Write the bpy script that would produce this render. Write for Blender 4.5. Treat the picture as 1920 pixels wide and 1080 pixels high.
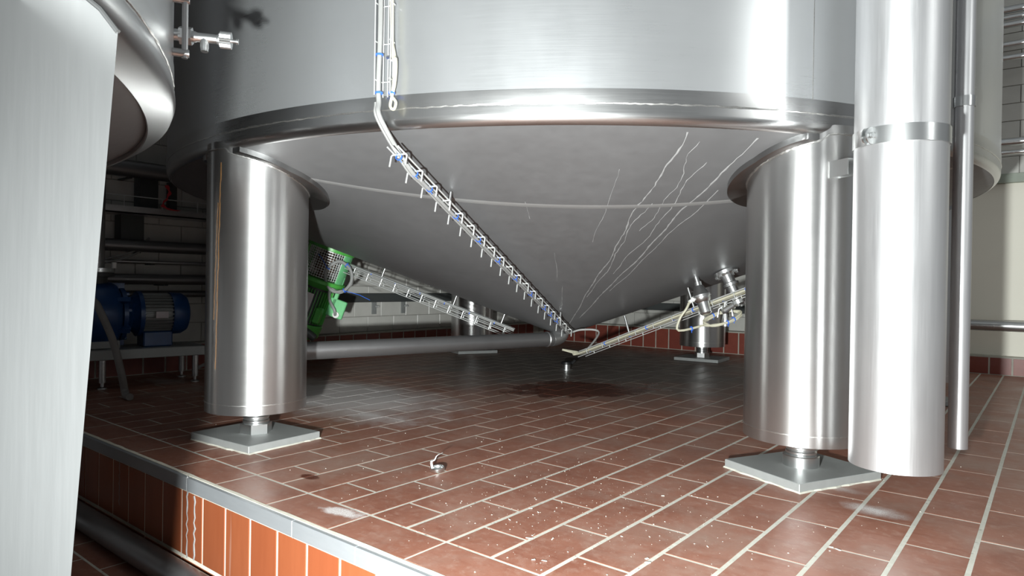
import bpy, math, random
from mathutils import Vector, Matrix
random.seed(7)
PI = math.pi
D = bpy.data
for o in list(D.objects):
    D.objects.remove(o)
S = bpy.context.scene
COL = S.collection

# ------------------------------------------------------------------ camera, world, lights, exposure
CAM = Vector((0, 0, 0.5516))
FW = Vector((-0.62891, 0.77746, -0.00614)).normalized()
RT = Vector((0.77731, 0.62893, 0.01532))
RT = (RT - FW * RT.dot(FW)).normalized()
UP = RT.cross(FW)
cam = D.cameras.new('camera')
cam.sensor_width = 36.0
cam.lens = 1255.5 / 1920 * 36
cam.clip_start = 0.02
co = D.objects.new('camera', cam)
COL.objects.link(co)
co.matrix_world = Matrix(((RT.x, UP.x, -FW.x, CAM.x), (RT.y, UP.y, -FW.y, CAM.y),
                          (RT.z, UP.z, -FW.z, CAM.z), (0, 0, 0, 1)))
S.camera = co

w = D.worlds.new('world')
S.world = w
w.use_nodes = True
w.node_tree.nodes['Background'].inputs[0].default_value = (0.92, 0.97, 1.0, 1)
w.node_tree.nodes['Background'].inputs[1].default_value = 0.22

fl_ = D.lights.new('camera_flash', 'SPOT')      # the hand-held flash, left of and below the lens
fl_.energy = 620
fl_.spot_size = math.radians(112)
fl_.spot_blend = 0.75
fl_.color = (0.95, 1.0, 0.985)
fl_.shadow_soft_size = 0.025
flo = D.objects.new('camera_flash', fl_)
COL.objects.link(flo)
flo.location = CAM - RT * 0.21 - UP * 0.16 - FW * 0.02
flo.rotation_euler = (FW + RT * 0.16 + UP * 0.03).to_track_quat('-Z', 'Y').to_euler()

tl = D.lights.new('aisle_lamp', 'AREA')          # ceiling tube over the aisle right of the tank
tl.shape = 'RECTANGLE'
tl.size = 0.3
tl.size_y = 2.4
tl.energy = 20
tl.color = (0.95, 1.0, 0.96)
tlo = D.objects.new('aisle_lamp', tl)
COL.objects.link(tlo)
tlo.location = (1.3, 3.2, 3.6)

wl_ = D.lights.new('added_streak_lamp', 'AREA')      # assumed, unseen lamp added to give the upright streak on the tank shell
wl_.shape = 'RECTANGLE'
wl_.size = 0.16
wl_.size_y = 1.5
wl_.energy = 13
wl_.color = (0.97, 1.0, 0.98)
wlo = D.objects.new('added_streak_lamp', wl_)
COL.objects.link(wlo)
wlo.location = (2.4, 1.43, 2.1)
wlo.rotation_euler = Vector((-1, 0.05, 0)).to_track_quat('-Z', 'Y').to_euler()

S.view_settings.view_transform = 'Standard'
S.view_settings.look = 'None'
S.view_settings.gamma = 1
S.view_settings.use_curve_mapping = False
S.view_settings.exposure = 0.0

# ------------------------------------------------------------------ helpers
def tag(o, label=None, cat=None, group=None, kind=None):
    if label: o['label'] = label
    if cat: o['category'] = cat
    if group: o['group'] = group
    if kind: o['kind'] = kind
    return o

def link(name, me, mat, parent=None, loc=None):
    o = D.objects.new(name, me)
    if mat is not None and len(me.materials) == 0:
        me.materials.append(mat)
    COL.objects.link(o)
    if parent is not None:
        o.parent = parent
        o.matrix_parent_inverse = parent_matrix(parent).inverted()
    if loc is not None:
        o.location = loc
    return o

def parent_matrix(o):
    m = o.matrix_basis.copy()
    if o.parent:
        m = parent_matrix(o.parent) @ o.matrix_parent_inverse @ m
    return m

def empty(name, loc=(0, 0, 0), parent=None):
    o = D.objects.new(name, None)
    o.empty_display_size = 0.05
    o.location = loc
    COL.objects.link(o)
    if parent is not None:
        o.parent = parent
        o.matrix_parent_inverse = parent_matrix(parent).inverted()
    return o

class MB:
    def __init__(s):
        s.v, s.f = [], []
    def add(s, v, f):
        b = len(s.v)
        s.v += [tuple(p) for p in v]
        s.f += [tuple(i + b for i in q) for q in f]
        return s
    def xf(s, M):
        s.v = [tuple(M @ Vector(p)) for p in s.v]
        return s
    def box(s, lo, hi):
        x0, y0, z0 = lo
        x1, y1, z1 = hi
        return s.add([(x0, y0, z0), (x1, y0, z0), (x1, y1, z0), (x0, y1, z0), (x0, y0, z1), (x1, y0, z1), (x1, y1, z1), (x0, y1, z1)],
                     [(0, 3, 2, 1), (4, 5, 6, 7), (0, 1, 5, 4), (1, 2, 6, 5), (2, 3, 7, 6), (3, 0, 4, 7)])
    def cbox(s, lo, hi, c):
        """box with chamfered long edges and corners"""
        x0, y0, z0 = lo
        x1, y1, z1 = hi
        ring = lambda z, i: [(x0 + i + c, y0 + i, z), (x1 - i - c, y0 + i, z), (x1 - i, y0 + i + c, z), (x1 - i, y1 - i - c, z),
                             (x1 - i - c, y1 - i, z), (x0 + i + c, y1 - i, z), (x0 + i, y1 - i - c, z), (x0 + i, y0 + i + c, z)]
        v = ring(z0, c) + ring(z0 + c, 0) + ring(z1 - c, 0) + ring(z1, c)
        f = [tuple(range(7, -1, -1)), tuple(range(24, 32))]
        for k in range(3):
            for i in range(8):
                j = (i + 1) % 8
                f.append((k * 8 + i, k * 8 + j, k * 8 + 8 + j, k * 8 + 8 + i))
        return s.add(v, f)
    def lathe(s, prof, n=32, M=None, a0=0, a1=2 * PI):
        """profile of (radius, height) about Z"""
        full = abs(a1 - a0 - 2 * PI) < 1e-6
        m = n if full else n + 1
        v, f = [], []
        for i in range(m):
            a = a0 + (a1 - a0) * i / n
            for r, z in prof:
                p = Vector((r * math.cos(a), r * math.sin(a), z))
                v.append(M @ p if M else p)
        k = len(prof)
        for i in range(n):
            j = (i + 1) % m
            for q in range(k - 1):
                f.append((i * k + q, j * k + q, j * k + q + 1, i * k + q + 1))
        return s.add(v, f)
    def tube(s, pts, r, n=8, closed=False, caps=True):
        P = [Vector(p) for p in pts]
        m = len(P)
        T = []
        for i in range(m):
            if closed:
                t = P[(i + 1) % m] - P[i - 1]
            else:
                t = P[min(i + 1, m - 1)] - P[max(i - 1, 0)]
            T.append(t.normalized())
        u = T[0].orthogonal().normalized()
        v, f = [], []
        for i in range(m):
            u = (u - T[i] * u.dot(T[i]))
            u = u.normalized() if u.length > 1e-6 else T[i].orthogonal().normalized()
            b = T[i].cross(u)
            rr = r[i] if isinstance(r, (list, tuple)) else r
            for k in range(n):
                a = 2 * PI * k / n
                v.append(P[i] + (u * math.cos(a) + b * math.sin(a)) * rr)
        for i in range(m if closed else m - 1):
            j = (i + 1) % m
            for k in range(n):
                l = (k + 1) % n
                f.append((i * n + k, i * n + l, j * n + l, j * n + k))
        if caps and not closed:
            f.append(tuple(range(n - 1, -1, -1)))
            f.append(tuple((m - 1) * n + k for k in range(n)))
        return s.add(v, f)
    def cyl(s, a, b, r, n=24):
        return s.tube([a, b], r, n)
    def mesh(s, name, smooth=False, angle=None):
        me = D.meshes.new(name)
        me.from_pydata(s.v, [], s.f)
        me.update()
        if smooth:
            me.polygons.foreach_set('use_smooth', [True] * len(me.polygons))
            if angle:
                me.set_sharp_from_angle(angle=math.radians(angle))
        return me
    def build(s, name, mat, parent=None, smooth=False, angle=40):
        return link(name, s.mesh(name, smooth, angle), mat, parent)

def frame(origin, zaxis, xhint):
    z = Vector(zaxis).normalized()
    x = Vector(xhint)
    x = (x - z * x.dot(z)).normalized()
    y = z.cross(x)
    o = Vector(origin)
    return Matrix(((x.x, y.x, z.x, o.x), (x.y, y.y, z.y, o.y), (x.z, y.z, z.z, o.z), (0, 0, 0, 1)))

def smooth_path(pts, sub=6):
    """Catmull-Rom through the points"""
    P = [Vector(p) for p in pts]
    out = []
    for i in range(len(P) - 1):
        a, b, c, d = P[max(i - 1, 0)], P[i], P[i + 1], P[min(i + 2, len(P) - 1)]
        for k in range(sub):
            t = k / sub
            out.append(0.5 * ((2 * b) + (c - a) * t + (2 * a - 5 * b + 4 * c - d) * t * t + (3 * b - a - 3 * c + d) * t ** 3))
    out.append(P[-1])
    return out

# ------------------------------------------------------------------ materials
class NT:
    def __init__(s, name):
        s.m = D.materials.new(name)
        s.m.use_nodes = True
        s.t = s.m.node_tree
        s.b = s.t.nodes['Principled BSDF']
    def n(s, typ, **kw):
        nd = s.t.nodes.new(typ)
        for k, v in kw.items():
            setattr(nd, k, v)
        return nd
    def l(s, a, b):
        s.t.links.new(a, b)
    def val(s, nd, i, v):
        nd.inputs[i].default_value = v
    def math(s, op, a, b=None, clamp=False):
        nd = s.n('ShaderNodeMath', operation=op, use_clamp=clamp)
        for i, x in enumerate((a, b)):
            if x is None: continue
            if isinstance(x, (int, float)): nd.inputs[i].default_value = x
            else: s.l(x, nd.inputs[i])
        return nd.outputs[0]
    def pos(s):
        if not hasattr(s, '_p'):
            s._p = s.n('ShaderNodeNewGeometry').outputs['Position']
        return s._p
    def objpos(s):
        return s.n('ShaderNodeTexCoord').outputs['Object']
    def mapped(s, vec, scale=(1, 1, 1), loc=(0, 0, 0), rot=(0, 0, 0)):
        mp = s.n('ShaderNodeMapping')
        mp.inputs['Scale'].default_value = scale
        mp.inputs['Location'].default_value = loc
        mp.inputs['Rotation'].default_value = rot
        s.l(vec, mp.inputs['Vector'])
        return mp.outputs[0]
    def noise(s, vec, scale, detail=3, rough=0.6):
        nd = s.n('ShaderNodeTexNoise')
        nd.inputs['Scale'].default_value = scale
        nd.inputs['Detail'].default_value = detail
        nd.inputs['Roughness'].default_value = rough
        if vec is not None: s.l(vec, nd.inputs['Vector'])
        return nd.outputs['Fac']
    def ramp(s, fac, stops):
        nd = s.n('ShaderNodeValToRGB')
        e = nd.color_ramp.elements
        while len(e) < len(stops): e.new(0.5)
        for q, (p, c) in zip(e, stops):
            q.position = p
            q.color = c if len(c) == 4 else (*c, 1)
        s.l(fac, nd.inputs[0])
        return nd.outputs[0]
    def rng(s, v, a, b, c=0, d=1):
        nd = s.n('ShaderNodeMapRange')
        for i, x in enumerate((a, b, c, d)): nd.inputs[i + 1].default_value = x
        s.l(v, nd.inputs[0])
        return nd.outputs[0]
    def mix(s, fac, a, b, typ='MIX'):
        nd = s.n('ShaderNodeMix', data_type='RGBA', blend_type=typ)
        if isinstance(fac, (int, float)): nd.inputs[0].default_value = fac
        else: s.l(fac, nd.inputs[0])
        for i, x in ((6, a), (7, b)):
            if isinstance(x, tuple): nd.inputs[i].default_value = x if len(x) == 4 else (*x, 1)
            else: s.l(x, nd.inputs[i])
        return nd.outputs[2]
    def bump(s, h, strength=0.2, dist=0.002):
        nd = s.n('ShaderNodeBump')
        nd.inputs['Strength'].default_value = strength
        nd.inputs['Distance'].default_value = dist
        s.l(h, nd.inputs['Height'])
        s.l(nd.outputs[0], s.b.inputs['Normal'])
    def out(s, **kw):
        for k, v in kw.items():
            k = {'color': 'Base Color', 'rough': 'Roughness', 'metal': 'Metallic', 'aniso': 'Anisotropic', 'spec': 'Specular IOR Level'}[k]
            if isinstance(v, (int, float)): s.b.inputs[k].default_value = v
            elif isinstance(v, tuple): s.b.inputs[k].default_value = v if len(v) == 4 else (*v, 1)
            else: s.l(v, s.b.inputs[k])
        return s.m

def simple(name, color, rough=0.5, metal=0.0, var=0.12, scale=30):
    t = NT(name)
    n = t.noise(t.pos(), scale)
    c = t.mix(n, tuple(x * (1 - var) for x in color), tuple(min(1, x * (1 + var)) for x in color))
    return t.out(color=c, rough=rough, metal=metal)

def steel(name, color, rough, aniso=0.0, rot=0.25, grain=(1, 1, 60), blotch=0.12, bump=0.05, metal=1.0, gr=1.0):
    """brushed stainless steel: grain stretched along the brushing, soft blotches, anisotropic gloss"""
    t = NT(name)
    p = t.objpos()
    g = t.noise(t.mapped(p, grain), 6, 4, 0.7)
    b = t.noise(t.mapped(p, (1, 1, 0.6)), 2.2, 4, 0.6)
    f = t.math('ADD', t.math('MULTIPLY', g, 0.35 * gr), t.math('MULTIPLY', b, 1 - 0.35 * gr))
    c = t.mix(f, tuple(x * (1 - blotch) for x in color), tuple(min(1, x * (1 + blotch)) for x in color))
    r = t.math('ADD', t.rng(g, 0.2, 0.8, -0.05 * gr, 0.05 * gr), t.rng(b, 0.25, 0.75, rough - 0.04, rough + 0.04))
    if aniso:
        tg = t.n('ShaderNodeTangent', direction_type='RADIAL', axis='Z')
        t.l(tg.outputs[0], t.b.inputs['Tangent'])
        t.b.inputs['Anisotropic'].default_value = aniso
        t.b.inputs['Anisotropic Rotation'].default_value = rot
    if bump: t.bump(g, bump, 0.001)
    return t.out(color=c, rough=r, metal=metal)

M = {}
M['shell'] = steel('shell_steel', (0.52, 0.53, 0.54), 0.30, 0.4, 0.25, metal=0.80, bump=0.012, gr=0.5)
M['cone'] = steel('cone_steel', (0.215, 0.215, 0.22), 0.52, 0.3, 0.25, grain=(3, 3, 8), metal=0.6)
M['leg'] = steel('leg_steel', (0.56, 0.555, 0.55), 0.31, 0.65, 0.25, metal=0.97, bump=0.01, gr=0.3)
M['steel'] = steel('plain_steel', (0.5, 0.5, 0.5), 0.35, 0, grain=(4, 4, 4), bump=0.01, metal=0.9)
M['bright'] = simple('bright_steel', (0.68, 0.69, 0.69), 0.3, 1.0, 0.04, 12)
M['pad'] = steel('pad_steel', (0.30, 0.30, 0.30), 0.32, 0, grain=(5, 5, 5), bump=0.01)  # darker copy of the steel, shade of the downward face put into its colour
M['course'] = steel('ring_steel', (0.52, 0.52, 0.52), 0.30, 0.35, 0.25, bump=0.01, gr=0.5)
M['seam'] = steel('ground_seam', (0.40, 0.40, 0.40), 0.45, 0, grain=(5, 5, 5), metal=0.6)
M['alu'] = steel('drawn_pipe_metal', (0.66, 0.66, 0.67), 0.46, 0.35, 0.25, grain=(40, 40, 1.0), blotch=0.16, metal=0.9)
M['panel'] = steel('brushed_panel', (0.058, 0.059, 0.0595), 0.42, 0, grain=(30, 30, 1.2), blotch=0.04, bump=0.01, metal=0.5)
M['plate'] = steel('dull_plate', (0.30, 0.31, 0.305), 0.5, 0, grain=(8, 8, 8), blotch=0.25, metal=0.35, bump=0.01)
M['pipe_grey'] = steel('matt_pipe', (0.24, 0.237, 0.24), 0.40, 0, grain=(5, 5, 5), metal=0.8, bump=0.01)
M['wire'] = simple('galvanised_wire', (0.66, 0.67, 0.66), 0.35, 0.5)
M['weld'] = simple('weld_bead', (0.66, 0.65, 0.63), 0.3, 1.0, 0.3, 200)
M['streak'] = simple('dried_lime_run', (0.30, 0.30, 0.30), 0.6, 0.0, 0.35, 60)
M['rust'] = simple('rust_run', (0.13, 0.062, 0.016), 0.7, 0.0, 0.5, 60)
M['cable_grey'] = simple('grey_cable', (0.26, 0.26, 0.255), 0.5)
M['cable_beige'] = simple('beige_cable', (0.42, 0.40, 0.31), 0.5)
M['tie'] = simple('blue_cable_tie', (0.04, 0.14, 0.62), 0.4)
M['green'] = simple('green_paint', (0.075, 0.36, 0.06), 0.35, 0, 0.2)
M['green_lt'] = simple('pale_green_paint', (0.16, 0.50, 0.22), 0.4, 0, 0.2)
M['blue'] = simple('blue_paint', (0.008, 0.05, 0.17), 0.35, 0, 0.3)
M['black'] = simple('black_plastic', (0.012, 0.012, 0.013), 0.4)
M['dark'] = simple('dark_grey_metal', (0.055, 0.06, 0.06), 0.5)
M['red'] = simple('red_plastic', (0.5, 0.03, 0.04), 0.4)
M['brown'] = simple('rusty_coupling', (0.12, 0.075, 0.055), 0.6, 0.3, 0.4)
M['yellow'] = simple('yellow_label', (0.75, 0.55, 0.03), 0.5)
M['paper'] = simple('nameplate', (0.6, 0.55, 0.56), 0.5)
M['white'] = simple('white_plastic', (0.75, 0.75, 0.72), 0.5)
M['cream'] = simple('cream_render', (0.93, 0.90, 0.79), 0.75, 0, 0.04, 3)
M['wallbase'] = simple('wall_mortar', (0.30, 0.29, 0.27), 0.85)
M['strip'] = steel('edge_strip_steel', (0.29, 0.305, 0.32), 0.45, 0, grain=(3, 3, 30), blotch=0.2, metal=0.4)
M['ledge'] = simple('cement_ledge', (0.40, 0.39, 0.34), 0.8, 0, 0.25, 20)
M['hose'] = simple('grey_hose', (0.22, 0.21, 0.20), 0.55)
M['chip'] = simple('white_chips', (0.62, 0.59, 0.52), 0.8)

def glazed(name):
    t = NT(name)
    rnd = t.n('ShaderNodeObjectInfo').outputs['Random']
    n = t.noise(t.pos(), 9, 4)
    c = t.mix(n, (0.50, 0.49, 0.46), (0.66, 0.65, 0.61))
    c = t.mix(t.rng(rnd, 0, 1, 0, 0.35), c, (0.48, 0.46, 0.42))
    return t.out(color=c, rough=0.3)
M['block'] = glazed('white_glazed_block')

def blob(t, x, y, rx, ry, lo=0.25, hi=0.75, namp=0.9, nscale=7, rot=0):
    """soft-edged irregular patch on the floor, 0..1"""
    p = t.mapped(t.pos(), (1 / rx, 1 / ry, 0), (-x / rx, -y / ry, 0)) if not rot else None
    if rot:
        c, s = math.cos(rot), math.sin(rot)
        v = t.n('ShaderNodeVectorRotate', rotation_type='Z_AXIS')
        t.l(t.pos(), v.inputs['Vector'])
        v.inputs['Center'].default_value = (x, y, 0)
        v.inputs['Angle'].default_value = -rot
        p = t.mapped(v.outputs[0], (1 / rx, 1 / ry, 0), (-x / rx, -y / ry, 0))
    ln = t.n('ShaderNodeVectorMath', operation='LENGTH')
    t.l(p, ln.inputs[0])
    d = t.math('SUBTRACT', 1.0, ln.outputs['Value'])
    nz = t.math('MULTIPLY', t.math('SUBTRACT', t.noise(t.pos(), nscale, 5, 0.65), 0.5), namp * 2)
    return t.rng(t.math('ADD', d, nz), lo, hi)

def floor_mat(name, grout):
    t = NT(name)
    P = t.pos()
    n1 = t.noise(P, 5, 5, 0.65)
    n2 = t.noise(t.mapped(P, (1, 1, 1), (0, 0, 0), (0, 0, 0.6)), 38, 4, 0.7)
    sp = t.noise(P, 420, 2, 0.5)
    if grout:
        c = t.mix(n2, (0.38, 0.37, 0.32), (0.58, 0.57, 0.51))
        c = t.mix(t.rng(n1, 0.5, 0.75, 0, 0.45), c, (0.34, 0.30, 0.24))
        c = t.mix(t.rng(t.noise(P, 60, 3, 0.6), 0.62, 0.72, 0, 0.7), c, (0.10, 0.085, 0.07))
    else:
        rnd = t.n('ShaderNodeObjectInfo').outputs['Random']
        c = t.ramp(n1, [(0.25, (0.185, 0.072, 0.048)), (0.5, (0.25, 0.108, 0.072)), (0.78, (0.30, 0.152, 0.112))])
        c = t.mix(t.rng(rnd, 0, 1, 0, 0.4), c, (0.235, 0.09, 0.055))
        c = t.mix(t.rng(n2, 0.50, 0.75, 0, 0.6), c, (0.34, 0.215, 0.17))
        c = t.mix(t.rng(t.noise(t.mapped(P, (1, 4, 1), (0, 0, 0), (0, 0, 0.5)), 9, 5, 0.7), 0.52, 0.75, 0, 0.7), c, (0.175, 0.055, 0.032))
        # dried lime film in clouds
        c = t.mix(t.rng(t.noise(P, 2.6, 6, 0.7), 0.48, 0.68, 0, 0.6), c, (0.285, 0.205, 0.168))
    # white powder patches
    dust = None
    for a in ((-2.72, 1.98, 0.32, 0.20, -0.3, 0.35, 0.5, 9), (-2.70, 2.0, 0.72, 0.42, -0.1, 0.5, 0.5, 7), (-2.2, 1.78, 0.45, 0.2, 0.2, 1.0, 0.7, 12), (-0.335, 1.87, 0.10, 0.055, 0.1, 0.9, 0.5, 22),
              (-0.47, 2.01, 0.14, 0.05, 0.3, 1.3, 0.6, 22), (-1.31, 0.99, 0.10, 0.05, 0.35, 0.7, 0.9, 14), (-3.7, 1.62, 0.22, 0.12, 0.2, 1.2, 0.8, 9)):
        b = blob(t, *a)
        dust = b if dust is None else t.math('MAXIMUM', dust, b)
    grain = t.rng(sp, 0.42, 0.6, 0.45, 1.0)
    c = t.mix(t.math('MULTIPLY', t.math('MULTIPLY', dust, grain), 0.95), c, (0.66, 0.655, 0.65))
    # grey dust film on the floor under the tank
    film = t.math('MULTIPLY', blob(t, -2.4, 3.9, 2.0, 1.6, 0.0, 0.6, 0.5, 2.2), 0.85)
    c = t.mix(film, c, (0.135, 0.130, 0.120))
    # scattered grit
    grit = t.rng(t.noise(P, 260, 1, 0.4), 0.74, 0.78)
    zone = blob(t, -0.95, 1.45, 0.75, 0.6, 0.0, 0.8, 0.6, 3)
    c = t.mix(t.math('MULTIPLY', grit, zone), c, (0.62, 0.57, 0.50))
    # wet patches
    wet = None
    for a in ((-1.95, 3.0, 0.60, 0.40, 0.30, 0.42, 0.8, 5, 0.9), (-1.62, 1.11, 0.055, 0.03, 0.3, 0.5, 0.35, 20)):
        b = blob(t, *a)
        wet = b if wet is None else t.math('MAXIMUM', wet, b)
    c = t.mix(wet, c, t.mix(0.85, c, (0.085, 0.014, 0.004)))
    r = t.rng(n1, 0.3, 0.7, 0.36, 0.55) if not grout else t.rng(n1, 0.3, 0.7, 0.75, 0.85)
    r = t.math('MAXIMUM', r, t.math('MULTIPLY', dust, 0.8))
    r = t.math('MULTIPLY', r, t.rng(wet, 0, 1, 1.0, 0.15))
    t.bump(t.math('ADD', t.math('MULTIPLY', n2, 0.6), t.math('MULTIPLY', sp, 0.2)), 0.12 if not grout else 0.4, 0.003)
    return t.out(color=c, rough=r)
M['tile'] = floor_mat('terracotta_floor_tile', False)
M['grout'] = floor_mat('floor_grout', True)

def face_mat():
    t = NT('orange_facing_tile')
    P = t.pos()
    rnd = t.n('ShaderNodeObjectInfo').outputs['Random']
    n = t.noise(t.mapped(P, (1, 1, 0.12)), 45, 4, 0.6)
    c = t.mix(n, (0.21, 0.058, 0.022), (0.29, 0.088, 0.036))
    c = t.mix(t.rng(rnd, 0, 1, 0, 0.5), c, (0.21, 0.052, 0.02))
    run = t.rng(t.noise(t.mapped(P, (1, 1, 0.03)), 26, 3, 0.6), 0.66, 0.74, 0, 0.35)
    c = t.mix(run, c, (0.48, 0.42, 0.37))
    return t.out(color=c, rough=0.38)
M['face'] = face_mat()
def kerb_mat():
    t = NT('dark_red_kerb_tile')
    rnd = t.n('ShaderNodeObjectInfo').outputs['Random']
    n = t.noise(t.pos(), 18, 4, 0.6)
    c = t.mix(n, (0.17, 0.035, 0.022), (0.26, 0.065, 0.042))
    c = t.mix(t.rng(rnd, 0, 1, 0, 0.6), c, (0.15, 0.032, 0.026))
    return t.out(color=c, rough=0.4)
M['kerb'] = kerb_mat()
M['joint'] = simple('light_grout', (0.62, 0.59, 0.50), 0.8, 0, 0.25, 40)

# ------------------------------------------------------------------ structure: platform floor, riser, lower floor
FX0, FX1, FY0, FY1 = -4.05, 1.6, 0.885, 5.45
def struct(name, mb, mat, label=None, parent=None, smooth=False):
    o = mb.build(name, mat, parent, smooth)
    if parent is None:
        tag(o, label, None, None, 'structure')
    return o

def tile_mesh(name, lx, ly, lz, c=0.0005):
    x, y = lx / 2, ly / 2
    v = [(-x, -y, -lz), (x, -y, -lz), (x, y, -lz), (-x, y, -lz), (-x, -y, -c), (x, -y, -c), (x, y, -c), (-x, y, -c),
         (-x + c, -y + c, 0), (x - c, -y + c, 0), (x - c, y - c, 0), (-x + c, y - c, 0)]
    f = [(8, 9, 10, 11)] + [(i, (i + 1) % 4, (i + 1) % 4 + 4, i + 4) for i in range(4)] + [(i + 4, (i + 1) % 4 + 4, (i + 1) % 4 + 8, i + 8) for i in range(4)]
    return v, f

floor = struct('floor', MB().box((FX0, FY0 + 0.006, -0.28), (FX1, FY1 + 0.3, -0.0004)), M['grout'], 'raised platform floor of terracotta tiles with pale grout')
X0, PX, PY = -0.4963, 0.125, 0.264
tiles = []                                   # (cx, cy, lx, ly)
i = int((FX0 - X0) / PX) - 1
while X0 + (i + 1) * PX < FX1:
    xa, xb = max(X0 + i * PX, FX0), X0 + (i + 1) * PX
    ph = 0.087 if i % 2 == 0 else 0.219
    k = int((1.0226 - ph) / PY) - 1
    if xb - xa > 0.02:
        while ph + k * PY < FY1:
            ya, yb = max(ph + k * PY, 1.0226), min(ph + (k + 1) * PY, FY1)
            if yb - ya > 0.02:
                wx = 0.0095 if X0 + i * PX > -1.3 else 0.007
                tiles.append(((xa + xb) / 2, (ya + yb) / 2, xb - xa - wx, yb - ya - 0.007))
            k += 1
    i += 1
k = -18
while X0 + 2 * k * PX < FX1:                 # border course along the platform edge
    xa, xb = max(X0 + 2 * k * PX, FX0), X0 + 2 * (k + 1) * PX
    if xb - xa > 0.02:
        tiles.append(((xa + xb) / 2, (0.9 + 1.0226) / 2, xb - xa - 0.006, 0.1226 - 0.008))
    k += 1

def proj(p):
    d = Vector(p) - CAM
    z = d.dot(FW)
    if z < 0.05: return None
    return (960 + 1255.5 * d.dot(RT) / z, 540 - 1255.5 * d.dot(UP) / z, z)

def hidden(px):
    return px is None or not (135 < px[0] < 1960 and px[1] < 1120)
def behind_leg(px):
    return (390 < px[0] < 570 and px[1] < 770) or (1395 < px[0] < 1770 and px[1] < 830)
ranked = []
for q in tiles:
    px = proj((q[0], q[1], 0))
    vis = not (hidden(px) or behind_leg(px))
    ranked.append((0 if vis else 1, px[2] if px else 99, q))
ranked.sort(key=lambda r: (r[0], r[1]))
shared = {}
rest = MB()
cnt = 0
for vis, z, (x, y, lx, ly) in ranked:
    dz = random.uniform(-0.0001, 0.0003)
    if vis == 0 and cnt < 300:
        key = (round(lx, 4), round(ly, 4))
        if key not in shared:
            mb = MB().add(*tile_mesh('floor_tile', lx, ly, 0.012))
            shared[key] = mb.mesh('floor_tile')
        o = link('floor_tile', shared[key], M['tile'], floor, (x, y, dz))
        o.rotation_euler = (random.uniform(-.001, .001), random.uniform(-.002, .002), random.uniform(-.004, .004))
        cnt += 1
    else:
        v, f = tile_mesh('t', lx, ly, 0.012)
        rest.add([(a + x, b + y, c + dz) for a, b, c in v], f)
tag(rest.build('floor_tile_field', M['tile'], floor), kind='stuff')

# riser of the platform
LOWZ = -0.29
riser = struct('wall_front', MB().box((-4.3, 0.8872, LOWZ), (FX1, 1.2, -0.03)), M['joint'], 'tiled riser face of the platform, orange upright tiles with white joints')
k = 0
x = -4.28
base = -1.9017
n0 = int((x - base) / 0.1205)
shared = {}
for k in range(n0, 12):
    xa = base + k * 0.1205
    me = shared.setdefault('a', MB().add(*tile_mesh('f', 0.1115, 0.178, 0.008)).mesh('facing_tile'))
    o = link('facing_tile', me, M['face'], riser, (xa + 0.06025, 0.885, -0.132))
    o.rotation_euler = (PI / 2, 0, random.uniform(-.004, .004))
for k in range(n0 // 2, 8):
    xa = base - 0.12 + k * 0.241
    me = shared.setdefault('b', MB().add(*tile_mesh('f', 0.233, 0.050, 0.008)).mesh('facing_tile'))
    o = link('facing_tile', me, M['face'], riser, (xa, 0.885, -0.258))
    o.rotation_euler = (PI / 2, 0, 0)
# runs of lime on the riser
for x, z0, z1, wd in ((-1.868, -0.04, -0.225, .007), (-1.825, -0.045, -0.222, .008), (-1.35, -0.002, -0.036, .01), (-1.862, 0, -0.036, .012), (-1.12, -0.002, -0.036, .008), (-2.33, -0.04, -0.18, .003)):
    pts = [(x + 0.004 * math.sin(9 * q + x * 70), 0.8845 - (0.006 if z1 > -0.05 else 0), z0 + (z1 - z0) * q / 12) for q in range(13)]
    mb = MB()
    mb.tube([(p[0], p[1], p[2]) for p in pts], [wd * (0.35 + 0.25 * random.random()) for _ in pts], 5)
    for idx, p in enumerate(mb.v):
        mb.v[idx] = (p[0], 0.8845 - (0.004 if z1 > -0.05 else 0) + (p[1] - pts[0][1]) * 0.25, p[2])
    mb.build('lime_run', M['streak'], riser)
# steel edge strip with mortar fillet
trim = empty('trim_1', (0, 0.88, 0))
tag(trim, 'grey steel edging strip along the platform rim', None, None, 'structure')
xs = [-4.25, -2.95, -1.862, -1.35, -1.12, -0.4, 0.5, 1.6]
for a, b in zip(xs[:-1], xs[1:]):
    MB().cbox((a + 0.0008, 0.879, -0.037), (b - 0.0008, 0.8915, 0.0), 0.001).build('edge_strip', M['strip'], trim)
mb = MB()
n = 120
top = []
for q in range(n + 1):
    xx = -4.2 + 5.8 * q / n
    top.append((xx, 0.8905, 0.0012))
    top.append((xx, 0.902 + random.uniform(-.002, .002), 0.0009))
    top.append((xx, 0.8905, -0.006))
    top.append((xx, 0.904, -0.006))
f = []
for q in range(n):
    a = q * 4
    f += [(a, a + 4, a + 5, a + 1), (a, a + 2, a + 6, a + 4), (a + 1, a + 5, a + 7, a + 3)]
mb.add(top, f).build('mortar_fillet', M['joint'], trim)

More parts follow.
